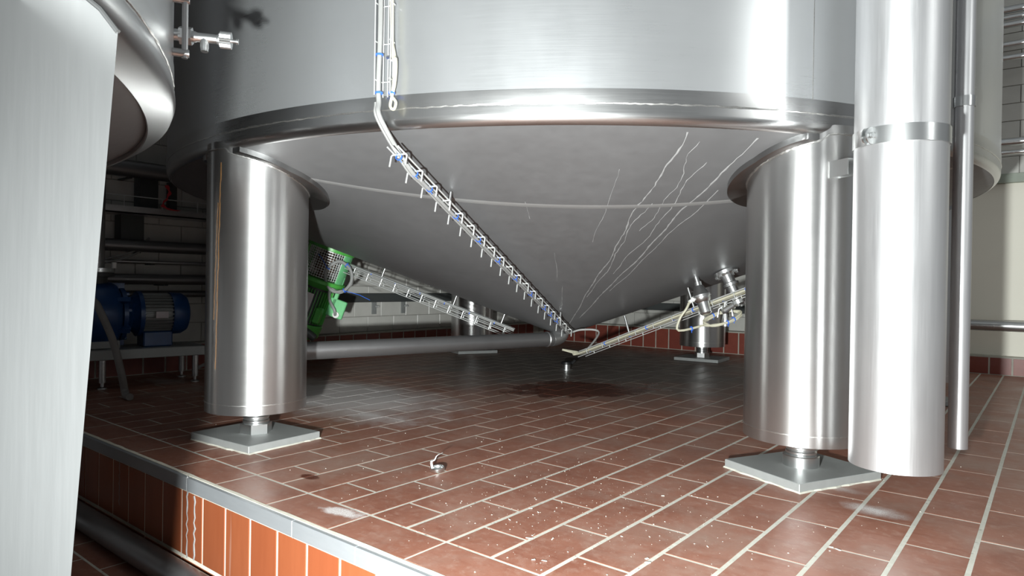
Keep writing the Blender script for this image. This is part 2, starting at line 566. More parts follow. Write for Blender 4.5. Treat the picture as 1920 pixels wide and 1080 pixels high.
# lower floor in front of the platform
lower = struct('floor.001', MB().box((-5.0, -3.6, LOWZ - 0.1), (2.5, 0.895, LOWZ - 0.0004)), M['grout'], 'lower aisle floor of dark terracotta tiles')
rest = MB()
shared = {}
yy = 0.88
row = 0
cnt = 0
me = MB().add(*tile_mesh('t', 0.244, 0.118, 0.012)).mesh('floor_tile')
while yy > -3.5:
    xx = -5.0 + (0.13 if row % 2 else 0) + 0.25 * 0
    while xx < 2.4:
        px = proj((xx, yy - 0.0625, LOWZ))
        if px and 100 < px[0] < 460 and px[1] < 1150 and cnt < 60:
            link('floor_tile', me, M['tile'], lower, (xx, yy - 0.0625, LOWZ))
            cnt += 1
        else:
            v, f = tile_mesh('t', 0.244, 0.118, 0.012)
            rest.add([(a + xx, b + yy - 0.0625, c + LOWZ) for a, b, c in v], f)
        xx += 0.25
    yy -= 0.125
    row += 1
tag(rest.build('floor_tile_field', M['tile'], lower), kind='stuff')

# ------------------------------------------------------------------ walls
wl = struct('wall_left', MB().box((-4.6, 0.3, LOWZ), (-4.128, 6.0, 4.2)), M['wallbase'], 'left wall of white glazed blocks behind the pipes')
def blocks(parent, axis, face, u0, u1, z0, z1, lu=0.26, lz=0.1175, phase=0.0):
    shared = {}
    row = 0
    z = z0
    while z < z1 - 0.02:
        u = u0 - lu + (phase + (lu / 2 if row % 2 else 0)) % lu
        while u < u1:
            a, b = max(u, u0), min(u + lu, u1)
            if b - a > 0.02:
                key = round(b - a, 3)
                if key not in shared:
                    shared[key] = MB().add(*tile_mesh('b', b - a - 0.004, lz - 0.004, 0.02, 0.002)).mesh('block')
                c, zc = (a + b) / 2, z + lz / 2
                if axis == 'x':
                    o = link('block', shared[key], M['block'], parent, (face + random.uniform(-.0006, .0006), c, zc))
                    o.rotation_euler = (PI / 2, 0, PI / 2)
                else:
                    o = link('block', shared[key], M['block'], parent, (c, face + random.uniform(-.0006, .0006), zc))
                    o.rotation_euler = (PI / 2, 0, 0)
            u += lu
        z += lz
        row += 1
blocks(wl, 'x', -4.12, 1.0, 5.5, 0.165, 1.45, phase=0.245)
wb = struct('wall_back', MB().box((-4.6, 5.568, -0.3), (3.0, 6.0, 4.2)), M['wallbase'], 'back wall, white glazed blocks above and beside a cream rendered panel')
blocks(wb, 'y', 5.56, -4.12, -1.0, 0.185, 0.78, phase=0.05)
blocks(wb, 'y', 5.56, -1.0, 0.65, 1.335, 2.75, phase=0.03)
MB().cbox((-1.0, 5.535, 0.12), (1.7, 5.57, 1.272), 0.003).build('rendered_panel', M['cream'], wb)
MB().box((0.65, 5.56, 1.33), (1.7, 5.569, 2.75)).build('rendered_panel', M['cream'], wb)
# kerbs at the foot of the walls
def kerb(name, label, axis, face, u0, u1, zt, pitch, ph, depth):
    sgn = 1
    if axis == 'x':
        o = struct(name, MB().box((face - depth, u0, -0.01), (face - 0.002, u1, zt)), M['ledge'], label)
    else:
        o = struct(name, MB().box((u0, face + 0.002, -0.01), (u1, face + depth, zt)), M['ledge'], label)
    h = zt - 0.014
    me = MB().add(*tile_mesh('k', pitch - 0.010, h, 0.01)).mesh('kerb_tile')
    u = ph
    while u > u0 + pitch: u -= pitch
    while u + pitch <= u1 + 0.001:
        c = u + pitch / 2
        if axis == 'x':
            t = link('kerb_tile', me, M['kerb'], o, (face, c, h / 2 + 0.004)); t.rotation_euler = (PI / 2, 0, PI / 2)
        else:
            t = link('kerb_tile', me, M['kerb'], o, (c, face, h / 2 + 0.004)); t.rotation_euler = (PI / 2, 0, 0)
        u += pitch
    return o
kerb('baseboard_left', 'dark red tile kerb along the foot of the left wall', 'x', -4.05, 0.95, 5.45, 0.165, 0.1235, 3.1385, 0.075)
kerb('baseboard_back', 'dark red tile kerb along the foot of the back wall, left of the steel downpipes', 'y', 5.45, -4.05, -1.25, 0.185, 0.1242, -3.0, 0.11)
kerb('baseboard_right', 'low dark red tile kerb under the cream wall at the right', 'y', 5.45, -1.245, 1.6, 0.122, 0.1242, -0.45, 0.11)

# metal angle above the cream panel
mb = MB().box((-0.9, 5.50, 1.272), (1.7, 5.562, 1.278)).box((-0.9, 5.50, 1.278), (1.7, 5.506, 1.33)).box((-0.9, 5.506, 1.326), (1.7, 5.562, 1.332))
tag(mb.build('trim_2', simple('grey_green_angle', (0.33, 0.37, 0.31), 0.5), None), 'grey green metal angle over the cream wall panel', None, None, 'structure')

# ------------------------------------------------------------------ main tank
TC = Vector((-2.0918, 3.0253, 0))
R, ZS, ZA, SL = 1.9318, 1.0232, 0.27, 0.367
AL = math.atan(SL)
RK = 0.03
R1 = R - RK + RK * math.sin(AL)
ZC = ZA + SL * R1 + RK * math.cos(AL)
def surf(r):
    if r <= R1: return ZA + SL * r
    r = min(r, R - 0.0005)
    return ZC - math.sqrt(max(0, RK * RK - (r - (R - RK)) ** 2))
LEGR, LEGRAD, LEGA = 1.7776, 0.165, math.radians(-91.575)

def gen(azd, r, off=0.0, tang=0.0, c=TC, dz=0.0):
    t = math.radians(azd)
    c_, s_ = math.cos(t), math.sin(t)
    P = Vector((c.x + r * c_, c.y + r * s_, ZA + SL * r + dz))
    n = Vector((math.sin(AL) * c_, math.sin(AL) * s_, -math.cos(AL)))
    return P + n * off + Vector((-s_, c_, 0)) * tang
def normal(azd):
    t = math.radians(azd)
    return Vector((math.sin(AL) * math.cos(t), math.sin(AL) * math.sin(t), -math.cos(AL)))

def tank_body(root, c, dz, zbot, seam=True, top=3.1):
    T = Matrix.Translation((c.x, c.y, dz))
    o = link('shell', MB().lathe([(R, ZS), (R, top)], 256).mesh('shell', True), M['shell'], root, (c.x, c.y, dz))
    link('shell_course', MB().lathe([(R + 0.0008, ZS), (R + 0.0022, ZS + 0.019), (R + 0.0018, ZS + 0.038), (R, ZS + 0.0385)], 256).mesh('shell_course', True, 40), M['course'], root, (c.x, c.y, dz))
    o = link('tank_lid', MB().lathe([(R, top), (R * 0.5, top + 0.25), (0.02, top + 0.32)], 96).mesh('tank_lid', True), M['shell'], root, (c.x, c.y, dz))
    prof = [(R + 0.0012, ZS)] + [(R - RK + (RK + 0.0012) * math.cos(a), ZC - (RK + 0.0012) * math.sin(a)) for a in [q / 14 * (PI / 2 - AL) for q in range(15)]]
    link('knuckle_ring', MB().lathe(prof, 256).mesh('knuckle_ring', True), M['course'], root, (c.x, c.y, dz))
    prof = [(R1 + 0.003, surf(R1 + 0.003))] + [(0.045 + (R1 - 0.045) * q / 16, ZA + SL * (0.045 + (R1 - 0.045) * q / 16)) for q in range(16, -1, -1)]
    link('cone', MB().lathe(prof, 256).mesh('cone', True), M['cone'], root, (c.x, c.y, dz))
    # bumpy weld bead between shell and ring
    pts, rr = [], []
    for q in range(900):
        a = 2 * PI * q / 900
        pts.append((c.x + (R + 0.0005) * math.cos(a), c.y + (R + 0.0005) * math.sin(a), ZS + dz + random.uniform(-.0012, .0012)))
        rr.append(random.uniform(0.0018, 0.0036))
    MB().tube(pts, rr, 5, closed=True).build('weld_seam', M['weld'], root, True)

tank = empty('steel_tank', TC)
tag(tank, 'huge stainless steel cone-bottom tank on round legs, filling the middle of the scene', 'tank')
tank_body(tank, TC, 0, 0)
# straight plate seam welded across the front of the cone
mb = MB()
v, f = [], []
for q in range(121):
    a = -92 + 80 * q / 120
    rc = 1.466 / math.cos(math.radians((a + 53) * math.cos(AL)))
    for dr, off in ((-.014, -0.0005), (-.009, 0.0008), (.009, 0.0008), (.014, -0.0005)):
        v.append(gen(a, min(rc + dr, R1), off))
for q in range(120):
    for k in range(3):
        f.append((q * 4 + k, q * 4 + 4 + k, q * 4 + 5 + k, q * 4 + 1 + k))
mb.add(v, f).build('plate_seam', M['seam'], tank, True)
# vertical plate seam on the shell
for azd in (-35.2, -118.0):
    t = math.radians(azd)
    pts = [(TC.x + R * math.cos(t), TC.y + R * math.sin(t), ZS - 0.03 + 0.02 * q) for q in range(100)]
    MB().tube(pts, [random.uniform(0.0012, 0.0022) for _ in pts], 5).build('weld_seam', M['weld'], tank, True)
# dried runs down the cone
def streak(azd, r0, r1, wd, wob=0.6, brk=0.0):
    mb = MB()
    n = max(8, int(abs(r0 - r1) / 0.02))
    a = azd
    v, f = [], []
    for q in range(n + 1):
        r = r0 + (r1 - r0) * q / n
        a = azd + wob * (math.sin(r * 9 + azd) * 0.35 + math.sin(r * 23 + 2 * azd) * 0.18) + random.uniform(-.08, .08) * wob
        ww = wd * random.uniform(0.25, 0.95)
        for tg, off in ((-ww, 0.0002), (0, 0.0008), (ww, 0.0002)):
            v.append(gen(a, r, off, tg))
    for q in range(n):
        for k in range(2):
            f.append((q * 3 + k, q * 3 + 3 + k, q * 3 + 4 + k, q * 3 + 1 + k))
    mb.add(v, f).build('lime_run', M['streak'], tank, True)
for a in ((-45.6, 1.89, 0.15, .0035, 1.0), (-44.6, 1.5, 0.62, .0022, 1.4), (-39.4, 1.88, 0.32, .0042, 0.8), (-41.6, 1.75, 0.9, .002, 1.2), (-43.3, 1.85, 1.3, .0016, 1.5),
          (-37.8, 1.6, 0.7, .0022, 0.8), (-50.0, 1.7, 1.2, .0012, 0.6), (-57, 1.1, 0.8, .0012, .4), (-60.2, 1.5, 1.38, .0012, .4), (-55.5, 0.75, 0.5, .0014, .4)):
    streak(*a)

def hexprism(r, z0, z1):
    v = [(r * math.cos(k * PI / 3), r * math.sin(k * PI / 3), z) for z in (z0, z1) for k in range(6)]
    return v, [(5, 4, 3, 2, 1, 0), (6, 7, 8, 9, 10, 11)] + [(k, (k + 1) % 6, (k + 1) % 6 + 6, k + 6) for k in range(6)]

def tank_leg(root, c, ang, dz=0.0, foot=True, zb=0.112, hexnut=True):
    lx, ly = c.x + LEGR * math.cos(ang), c.y + LEGR * math.sin(ang)
    n = 72
    v, f = [], []
    zz = [zb, zb, zb + 0.032, zb + 0.032, zb + 0.04, None]
    rr = [LEGRAD - 0.002, LEGRAD, LEGRAD, LEGRAD, LEGRAD, LEGRAD]
    for q in range(n):
        a = 2 * PI * q / n
        px, py = lx + LEGRAD * math.cos(a), ly + LEGRAD * math.sin(a)
        zt = surf(math.hypot(px - c.x, py - c.y)) + 0.004 + dz
        for z, r_ in zip(zz, rr):
            v.append((r_ * math.cos(a), r_ * math.sin(a), zt if z is None else z))
    for q in range(n):
        j = (q + 1) % n
        for k in range(5):
            f.append((q * 6 + k, j * 6 + k, j * 6 + k + 1, q * 6 + k + 1))
    f.append(tuple(q * 6 for q in range(n - 1, -1, -1)))
    leg = link('leg', MB().add(v, f).mesh('leg', True, 50), M['leg'], root, (lx, ly, 0))
    # reinforcing pad between leg and cone
    v, f = [], []
    n = 96
    rd = Vector((math.cos(ang), math.sin(ang)))
    for q in range(n):
        a = 2 * PI * q / n
        d = Vector((math.cos(a), math.sin(a)))
        inner = max(0.0, -d.dot(rd))
        ro = 0.188 + 0.052 * inner
        for r_, dn in ((0.163, 0.02), (ro - 0.004, 0.02), (ro, 0.017), (ro, -0.003)):
            p = Vector((lx, ly)) + d * r_
            rho = (p - c.xy).length
            lim = R - 0.012
            if rho > lim:
                p = c.xy + (p - c.xy) * (lim / rho)
                rho = lim
            v.append((p.x, p.y, surf(rho) - dn + dz))
    for q in range(n):
        j = (q + 1) % n
        for k in range(3):
            f.append((q * 4 + k, j * 4 + k, j * 4 + k + 1, q * 4 + k + 1))
    link('reinforcing_pad', MB().add(v, f).mesh('reinforcing_pad', True, 40), M['pad'], leg)
    pts, r2 = [], []
    for q in range(200):
        a = 2 * PI * q / 200
        px, py = lx + (LEGRAD + .001) * math.cos(a), ly + (LEGRAD + .001) * math.sin(a)
        pts.append((px, py, surf(math.hypot(px - c.x, py - c.y)) - 0.021 + dz + random.uniform(-.001, .001)))
        r2.append(random.uniform(.002, .0036))
    MB().tube(pts, r2, 5, closed=True).build('weld_bead', M['weld'], leg, True)
    pts = [(lx + (LEGRAD + .0002) * math.cos(2 * PI * q / 120), ly + (LEGRAD + .0002) * math.sin(2 * PI * q / 120), zb + 0.032 + random.uniform(-.0006, .0006)) for q in range(120)]
    MB().tube(pts, 0.0018, 4, closed=True).build('weld_bead', M['weld'], leg, True)
    if foot:
        fz = zb - 0.112
        zb = 0.112
        Mx = Matrix.Translation((lx, ly, fz)) @ Matrix.Rotation(ang + math.radians(6), 4, 'Z')
        MB().cbox((-0.14, -0.165, 0.003), (0.14, 0.165, 0.026), 0.0015).xf(Mx).build('base_plate', M['plate'], leg)
        if fz == 0 and lx > -2.5 and ly < 2.5: mv = [(x + random.uniform(-.003, .004) * (1 if x > 0 else -1), y + random.uniform(-.003, .004) * (1 if y > 0 else -1)) for x, y in [(-0.143 + 0.286 * q / 12, -0.168) for q in range(12)] + [(0.143, -0.168 + 0.336 * q / 12) for q in range(12)] + [(0.143 - 0.286 * q / 12, 0.168) for q in range(12)] + [(-0.143, 0.168 - 0.336 * q / 12) for q in range(12)]]
        if fz == 0 and lx > -2.5 and ly < 2.5:
            nn = len(mv)
            MB().add([(x, y, 0.0) for x, y in mv] + [(x * .985, y * .985, 0.0045) for x, y in mv], [tuple(range(nn, 2 * nn))] + [(q, (q + 1) % nn, (q + 1) % nn + nn, q + nn) for q in range(nn)]).xf(Mx).build('mortar_bed', M['ledge'], leg)
        prof = [(0.0, 0.024), (0.041, 0.024)]
        z = 0.06
        while z < zb - 0.006:
            prof += [(0.0405, z), (0.0435, z + 0.004), (0.0435, z + 0.009), (0.0405, z + 0.013)]
            z += 0.014
        prof += [(0.0405, zb + 0.004)]
        MB().lathe(prof, 32, Mx).build('foot_spindle', M['bright'], leg, True, 30)
        if hexnut:
            v, f = hexprism(0.053, 0.026, 0.058)
            MB().add(v, f).xf(Mx @ Matrix.Rotation(math.radians(38), 4, 'Z')).build('foot_nut', M['bright'], leg)
        else:
            MB().lathe([(0.0, 0.024), (0.051, 0.024), (0.051, 0.056), (0.049, 0.059), (0.041, 0.059)], 40, Mx).build('foot_nut', M['bright'], leg, True, 30)
    return leg
LEGS = []
for k in range(6):
    LEGS.append(tank_leg(tank, TC, LEGA + k * PI / 3, hexnut=(k != 1)))
def leg_c(k):
    a = LEGA + k * PI / 3
    return Vector((TC.x + LEGR * math.cos(a), TC.y + LEGR * math.sin(a), 0))
# rusty run down the front left leg
L0 = leg_c(0)
for da, z0, z1, wd in ((-75, 0.93, 0.26, .0035), (-79, 0.80, 0.42, .002)):
    mb = MB()
    v, f = [], []
    for q in range(60):
        z = z0 + (z1 - z0) * q / 59
        a = math.radians(da - 5 * q / 59 + math.sin(q * .5) * .3 + random.uniform(-.3, .3))
        ww = wd * random.uniform(.5, 1.2) * (1 - 0.5 * q / 59)
        for s_, rr in ((-1, 0), (0, .0014), (1, 0)):
            aa = a + s_ * ww / LEGRAD
            v.append((L0.x + (LEGRAD + .0002 + rr) * math.cos(aa), L0.y + (LEGRAD + .0002 + rr) * math.sin(aa), z))
    for q in range(59):
        for k in range(2):
            f.append((q * 3 + k, q * 3 + k + 1, q * 3 + k + 4, q * 3 + k + 3))
    mb.add(v, f).build('rust_run', M['rust'], LEGS[0], True)

# ------------------------------------------------------------------ neighbouring tank at the left, its column and sample valve
NC = Vector((-2.217, -1.127, 0))
NDZ = 0.919 - 1.0
nt = empty('steel_tank.001', NC)
tag(nt, 'neighbouring steel tank at the upper left, its rounded bottom rim seen from below', 'tank')
tank_body(nt, NC, NDZ, 0, top=3.2)
na = math.radians(43)
for k in range(1, 6):
    tank_leg(nt, NC, na + k * PI / 3, NDZ, True, LOWZ + 0.112)
prof = [(1.931, 0.945), (1.9345, 0.93), (1.937, 0.915), (1.932, 0.900), (1.922, 0.890), (1.886, 0.866), (1.8835, 0.868), (1.8835, 0.885)]
link('bottom_ring', MB().lathe(prof, 240).mesh('bottom_ring', True, 50), M['course'], nt, (NC.x, NC.y, 0))

# flat brushed column face close to the camera
def at_depth(px, py, z):
    return CAM + FW * z + RT * ((px - 960) / 1255.5 * z) + UP * ((540 - py) / 1255.5 * z)
col = empty('steel_column', (-0.95, 0.2, LOWZ))
tag(col, 'broad brushed steel column face close up at the left edge of the view', 'column')
# the face plane: upright, leaning back a little, its right edge leaning
e_top, e_bot = Vector((-0.8190, 0.3040, 0.8270)), Vector((-0.8510, 0.2740, 0.2170))
edge = (e_top - e_bot).normalized()
e_low = e_bot - edge * (0.217 - LOWZ) / edge.z
fn = Vector((0.60, -0.80, 0.085)).normalized()
fn = (fn - edge * fn.dot(edge)).normalized()
left = edge.cross(fn).normalized()
if left.dot(RT) > 0: left = -left
W_, TH = 0.52, 0.22
e_tl = e_top + left * 0.060 + edge * 0.050
e_tl2 = e_top + left * 0.20 + edge * 0.075
pts = [e_low, e_top, e_top + left * 0.022 + edge * 0.024, e_tl, e_tl2, e_top + left * W_ + edge * 0.06, e_low + left * W_]
v = [p for p in pts] + [p + Vector((-0.97, 0.2, 0)) * TH for p in pts]
m_ = len(pts)
f = [tuple(range(m_)), tuple(range(2 * m_ - 1, m_ - 1, -1))] + [((k + 1) % m_, k, k + m_, (k + 1) % m_ + m_) for k in range(m_)]
MB().add(v, f).build('brushed_face', M['panel'], col)
MB().tube([p + fn * 0.0 for p in pts[1:6]], 0.003, 8).build('weld_bead', M['panel'], col, True)

# conduit rails on the neighbouring shell
def shell_pt(azd, z, off=0.0, c=NC):
    t = math.radians(azd)
    return Vector((c.x + (R + off) * math.cos(t), c.y + (R + off) * math.sin(t), z))
VB = shell_pt(66.5, 1.05, 0)
rail = empty('conduit_rail', shell_pt(63.2, 0.96, 0.02))
tag(rail, 'thin steel conduit rail running up the neighbouring tank, behind the sample valve', 'conduit')
MB().tube([shell_pt(63.2, 0.985 + 0.1 * k, 0.022) for k in range(12)], 0.006, 8).build('conduit', M['steel'], rail, True)
for z in (0.995, 1.10, 1.2, 1.4):
    MB().cyl(shell_pt(63.2, z, 0.0), shell_pt(63.2, z, 0.03), 0.008, 10).build('clip', M['steel'], rail, True)

vo = shell_pt(66.2, 1.062, 0)
vd = Vector((math.cos(math.radians(52)), math.sin(math.radians(52)), -0.03)).normalized()
sv = empty('sample_valve', vo)
tag(sv, 'bright steel sampling valve with knurled cap sticking out from the neighbouring tank', 'valve')
Mv = frame(vo, vd, (0, 0, 1))
MB().lathe([(0, -0.012), (0.012, -0.012), (0.012, 0.012), (0.017, 0.012), (0.017, 0.016)], 24, Mv).build('mounting_boss', M['bright'], sv, True, 30)
v, f = hexprism(0.019, 0.012, 0.036)
MB().add(v, f).xf(Mv).build('union_nut', M['bright'], sv)
MB().lathe([(0, 0.034), (0.0115, 0.034), (0.0115, 0.042), (0.0095, 0.046), (0.0095, 0.085), (0.013, 0.088), (0.013, 0.093), (0, 0.093)], 24, Mv).build('valve_body', M['bright'], sv, True, 30)
MB().lathe([(0, 0.0), (0.0085, 0.0), (0.0085, 0.022), (0.0075, 0.026), (0.0075, 0.03), (0, 0.03)], 20, frame(vo + vd * 0.060, (0.1, -0.05, -1), vd)).build('outlet_spout', M['bright'], sv, True, 30)
cap = MB()
kn = []
for q in range(48):
    a = 2 * PI * q / 48
    r_ = 0.0178 if q % 2 else 0.0164
    kn.append((r_ * math.cos(a), r_ * math.sin(a)))
v = [(x, y, 0.091) for x, y in kn] + [(x, y, 0.113) for x, y in kn]
f = [tuple(range(47, -1, -1)), tuple(range(48, 96))] + [(q, (q + 1) % 48, (q + 1) % 48 + 48, q + 48) for q in range(48)]
cap.add(v, f).xf(Mv).build('knurled_cap', M['bright'], sv)
MB().lathe([(0.004, 0.112), (0.004, 0.122), (0.006, 0.123), (0.006, 0.127), (0, 0.127)], 12, Mv).build('cap_pin', M['bright'], sv, True, 30)

# ------------------------------------------------------------------ downpipes at the right
PC, PR = Vector((-0.304, 1.914, 0)), 0.1045
big = empty('downpipe', PC + Vector((0, 0, 0.112)))
tag(big, 'thick matt metal downpipe clamped beside the front right tank leg', 'pipe')
link('pipe', MB().lathe([(PR - 0.004, 0.16), (PR - 0.004, 0.112), (PR, 0.112), (PR, 3.2)], 96).mesh('pipe', True, 40), M['alu'], big, (PC.x, PC.y, 0))
cl = link('clamp_band', MB().lathe([(PR + 0.0003, 0.905), (PR + 0.0035, 0.905), (PR + 0.0035, 0.946), (PR + 0.0003, 0.946)], 96).mesh('clamp_band', True, 30), M['bright'], big, (PC.x, PC.y, 0))
# lugs with bolt on the camera-left side
ld = Vector((-0.96, -0.30, 0)).normalized()
ldir = (-RT * 0.92 - FW * 0.39)
ldir.z = 0
ldir.normalize()
for s_, nm in ((0.006, 'clamp_lug'), (-0.006, 'clamp_lug')):
    tdir = Vector((-ldir.y, ldir.x, 0))
    Ml = frame(PC + ldir * (PR + 0.006) + tdir * s_ + Vector((0, 0, 0.9255)), tdir, ldir)
    n = 20
    v = [(0.019 * math.cos(2 * PI * q / n), 0.0205 * math.sin(2 * PI * q / n), z) for z in (-.0018, .0018) for q in range(n)]
    f = [tuple(range(n - 1, -1, -1)), tuple(range(n, 2 * n))] + [(q, (q + 1) % n, (q + 1) % n + n, q + n) for q in range(n)]
    MB().add(v, f).xf(Ml).build(nm, M['bright'], cl, True, 30)
tdir = Vector((-ldir.y, ldir.x, 0))
bo = PC + ldir * (PR + 0.009) + Vector((0, 0, 0.9255))
mb = MB().cyl(bo - tdir * 0.013, bo + tdir * 0.013, 0.004, 10)
v, f = hexprism(0.007, -0.014, -0.0085)
mb.add([frame(bo, tdir, (0, 0, 1)) @ Vector(p) for p in v], f)
v, f = hexprism(0.007, 0.0085, 0.014)
mb.add([frame(bo, tdir, (0, 0, 1)) @ Vector(p) for p in v], f)
mb.build('clamp_bolt', M['bright'], cl)
L1 = leg_c(1)
ad = (PC - L1).normalized()
sd = Vector((-ad.y, ad.x, 0))
mb = MB()
a0, a1 = L1 + ad * (LEGRAD - 0.006), PC - ad * (PR + 0.002)
for s_ in (-1, 1):
    c0 = sd * (0.014 * s_) + sd * -0.045
    q0, q1 = a0 + c0, a1 + c0
    w_ = sd * 0.0018
    for z0, z1 in ((0.853, 0.897),):
        v = [q0 - w_ + Vector((0, 0, z0)), q1 - w_ + Vector((0, 0, z0)), q1 + w_ + Vector((0, 0, z0)), q0 + w_ + Vector((0, 0, z0)),
             q0 - w_ + Vector((0, 0, z1)), q1 - w_ + Vector((0, 0, z1)), q1 + w_ + Vector((0, 0, z1)), q0 + w_ + Vector((0, 0, z1))]
        mb.add(v, [(0, 3, 2, 1), (4, 5, 6, 7), (0, 1, 5, 4), (1, 2, 6, 5), (2, 3, 7, 6), (3, 0, 4, 7)])
w_ = sd * 0.014
c0 = sd * -0.045
v = [a0 + c0 - w_ + Vector((0, 0, .893)), a1 + c0 - w_ + Vector((0, 0, .893)), a1 + c0 + w_ + Vector((0, 0, .893)), a0 + c0 + w_ + Vector((0, 0, .893)),
     a0 + c0 - w_ + Vector((0, 0, .897)), a1 + c0 - w_ + Vector((0, 0, .897)), a1 + c0 + w_ + Vector((0, 0, .897)), a0 + c0 + w_ + Vector((0, 0, .897))]
mb.add(v, [(0, 3, 2, 1), (4, 5, 6, 7), (0, 1, 5, 4), (1, 2, 6, 5), (2, 3, 7, 6), (3, 0, 4, 7)])
mb.build('bracket', M['bright'], big)

TP = Vector((-0.216, 2.396, 0))
thin = empty('downpipe.001', TP + Vector((0, 0, 0.08)))
tag(thin, 'slim pale downpipe behind the thick one, right of it', 'pipe')
link('pipe', MB().lathe([(0.0225, 0.12), (0.0225, 0.082), (0.0258, 0.082), (0.0258, 3.2)], 48).mesh('pipe', True, 40), M['alu'], thin, (TP.x, TP.y, 0))
cl = link('clamp_band', MB().lathe([(0.0262, 1.098), (0.029, 1.098), (0.029, 1.128), (0.0262, 1.128)], 48).mesh('clamp_band', True, 30), M['bright'], thin, (TP.x, TP.y, 0))
MB().box((TP.x - 0.003, TP.y + 0.026, 1.10), (TP.x + 0.003, TP.y + 0.055, 1.126)).build('clamp_lug', M['bright'], cl)

# ------------------------------------------------------------------ outlet pipe under the cone
op = empty('outlet_pipe', (-2.1, 3.02, 0.22))
tag(op, 'grey steel outlet pipe running from the cone tip to behind the front left leg', 'pipe')
p1 = Vector((-2.48, 1.50, 0.256))
path = [(TC.x, TC.y, 0.30), (TC.x, TC.y, 0.287)]
d = (p1 - Vector((TC.x, TC.y, 0.256)))
d.z = 0
d.normalize()
for q in range(1, 9):
    a = PI / 2 * q / 8
    path.append(Vector((TC.x, TC.y, 0.287)) + d * (0.075 * (1 - math.cos(a))) - Vector((0, 0, 0.031 * math.sin(a))))
MB().tube(path, 0.039, 28).build('elbow', M['steel'], op, True)
st = Vector(path[-1])
e2 = [st, p1]
for q in range(1, 7):
    a = PI / 2 * q / 6
    e2.append(p1 + d * (0.06 * math.sin(a)) - Vector((0, 0, 0.06 * (1 - math.cos(a)))))
e2.append(p1 + d * 0.06 - Vector((0, 0, 0.255)))
MB().tube(e2, 0.038, 28).build('pipe', M['pipe_grey'], op, True)
MB().lathe([(0.0385, -0.006), (0.0415, -0.003), (0.0415, 0.003), (0.0385, 0.006)], 32, frame(st + d * 0.03, d, (0, 0, 1))).build('weld_seam', M['steel'], op, True)

# ------------------------------------------------------------------ cable trays
def tie_at(mb, p, axis, r):
    mb.lathe([(r, -0.0025), (r + 0.0012, -0.0025), (r + 0.0012, 0.0025), (r, 0.0025)], 10, frame(p, axis, (0.3, 0.2, 1)))

def tray(name, label, p0, p1, nrm, width, depth, nr, wr=0.0024, standoffs=(), rails=3, siderails=1, legs_dir=None):
    """wire-mesh cable tray from p0 to p1; nrm points away from the tank"""
    root = empty(name, p0)
    tag(root, label, 'cable tray')
    ax = (p1 - p0).normalized()
    nrm = (nrm - ax * nrm.dot(ax)).normalized()
    sd = ax.cross(nrm)
    L = (p1 - p0).length
    ld_ = legs_dir.normalized() if legs_dir is not None else nrm
    for k in range(nr):
        c = p0 + ax * (L * (k + 0.4) / nr)
        a, b = c - sd * width / 2, c + sd * width / 2
        MB().tube([a + ld_ * depth, a + ld_ * 0.004, a + sd * 0.003, b - sd * 0.003, b + ld_ * 0.004, b + ld_ * depth], wr, 6).build('rung', M['wire'], root, True)
    for k in range(rails):
        o = sd * (width * ((k + 0.5) / rails - 0.5)) - nrm * wr
        MB().cyl(p0 + o, p1 + o, wr, 6).build('rail', M['wire'], root, True)
    for s_ in (-1, 1):
        for k in range(siderails):
            o = sd * (s_ * (width / 2 + wr)) + ld_ * depth * (k + 1) / siderails * 0.96
            MB().cyl(p0 + o, p1 + o, wr * 0.9, 6).build('rail', M['wire'], root, True)
    for t, ln in standoffs:
        c = p0 + (p1 - p0) * t
        MB().cyl(c, c - nrm * ln, 0.0055, 10).build('standoff', M['bright'], root, True)
    return root, ax, nrm, sd, L

# front tray down the cone
P0, P1 = Vector((-1.412, 1.222, 0.945)), Vector((-1.905, 2.83, 0.335))
off = normal(-66)
root, ax, nm, sd, L = tray('cable_tray', 'wire cable tray running down the front of the cone with zigzag rungs', P0 + off * 0.028, P1 + off * 0.028, off, 0.050, 0.036, 19,
                           standoffs=((0.20, 0.05), (0.90, 0.05)), rails=3, siderails=0, wr=0.0026)
cb = empty('cable', P0)
tag(cb, 'grey cable tied along the front tray down the cone and up the shell', 'cable')
shp = lambda a, z, o: shell_pt(a, z, o, TC)
path = [shp(-70.2, 1.9, 0.03), shp(-70.2, 1.5, 0.03), shp(-70.15, 1.25, 0.03), shp(-70.3, 1.1, 0.028), shp(-70.3, 1.04, 0.025), shp(-70.0, 0.99, 0.03)]
for k in range(1, 19):
    t = k / 18
    path.append(P0 + (P1 - P0) * t * 0.99 + off * 0.036 + sd * 0.004 * math.sin(5 * t))
cp = smooth_path(path, 5)
MB().tube(cp, [0.0068 - 0.0022 * min(1, max(0, (q - 20) / 30)) for q in range(len(cp))], 8).build('sheath', M['cable_grey'], cb, True)
mb2 = [p + sd * 0.010 + off * 0.001 for p in cp[20:]]
MB().tube(mb2, 0.0038, 6).build('sheath', M['cable_grey'], cb, True)
for k in (0, 1, 2, 4, 6, 8, 10, 12, 14, 15, 16):
    c = P0 + (P1 - P0) * ((k + 0.4) / 19) + off * 0.036
    t = MB()
    tie_at(t, c, ax, 0.009)
    t.cyl(c + off * 0.008 - sd * 0.004, c + off * 0.018 - sd * 0.012, 0.0013, 5)
    t.build('cable_tie', M['tie'], cb)
for z in (1.165, 1.062):
    t = MB()
    tie_at(t, shp(-70.2, z, 0.03), (0, 0, 1), 0.0095)
    t.build('cable_tie', M['tie'], cb)
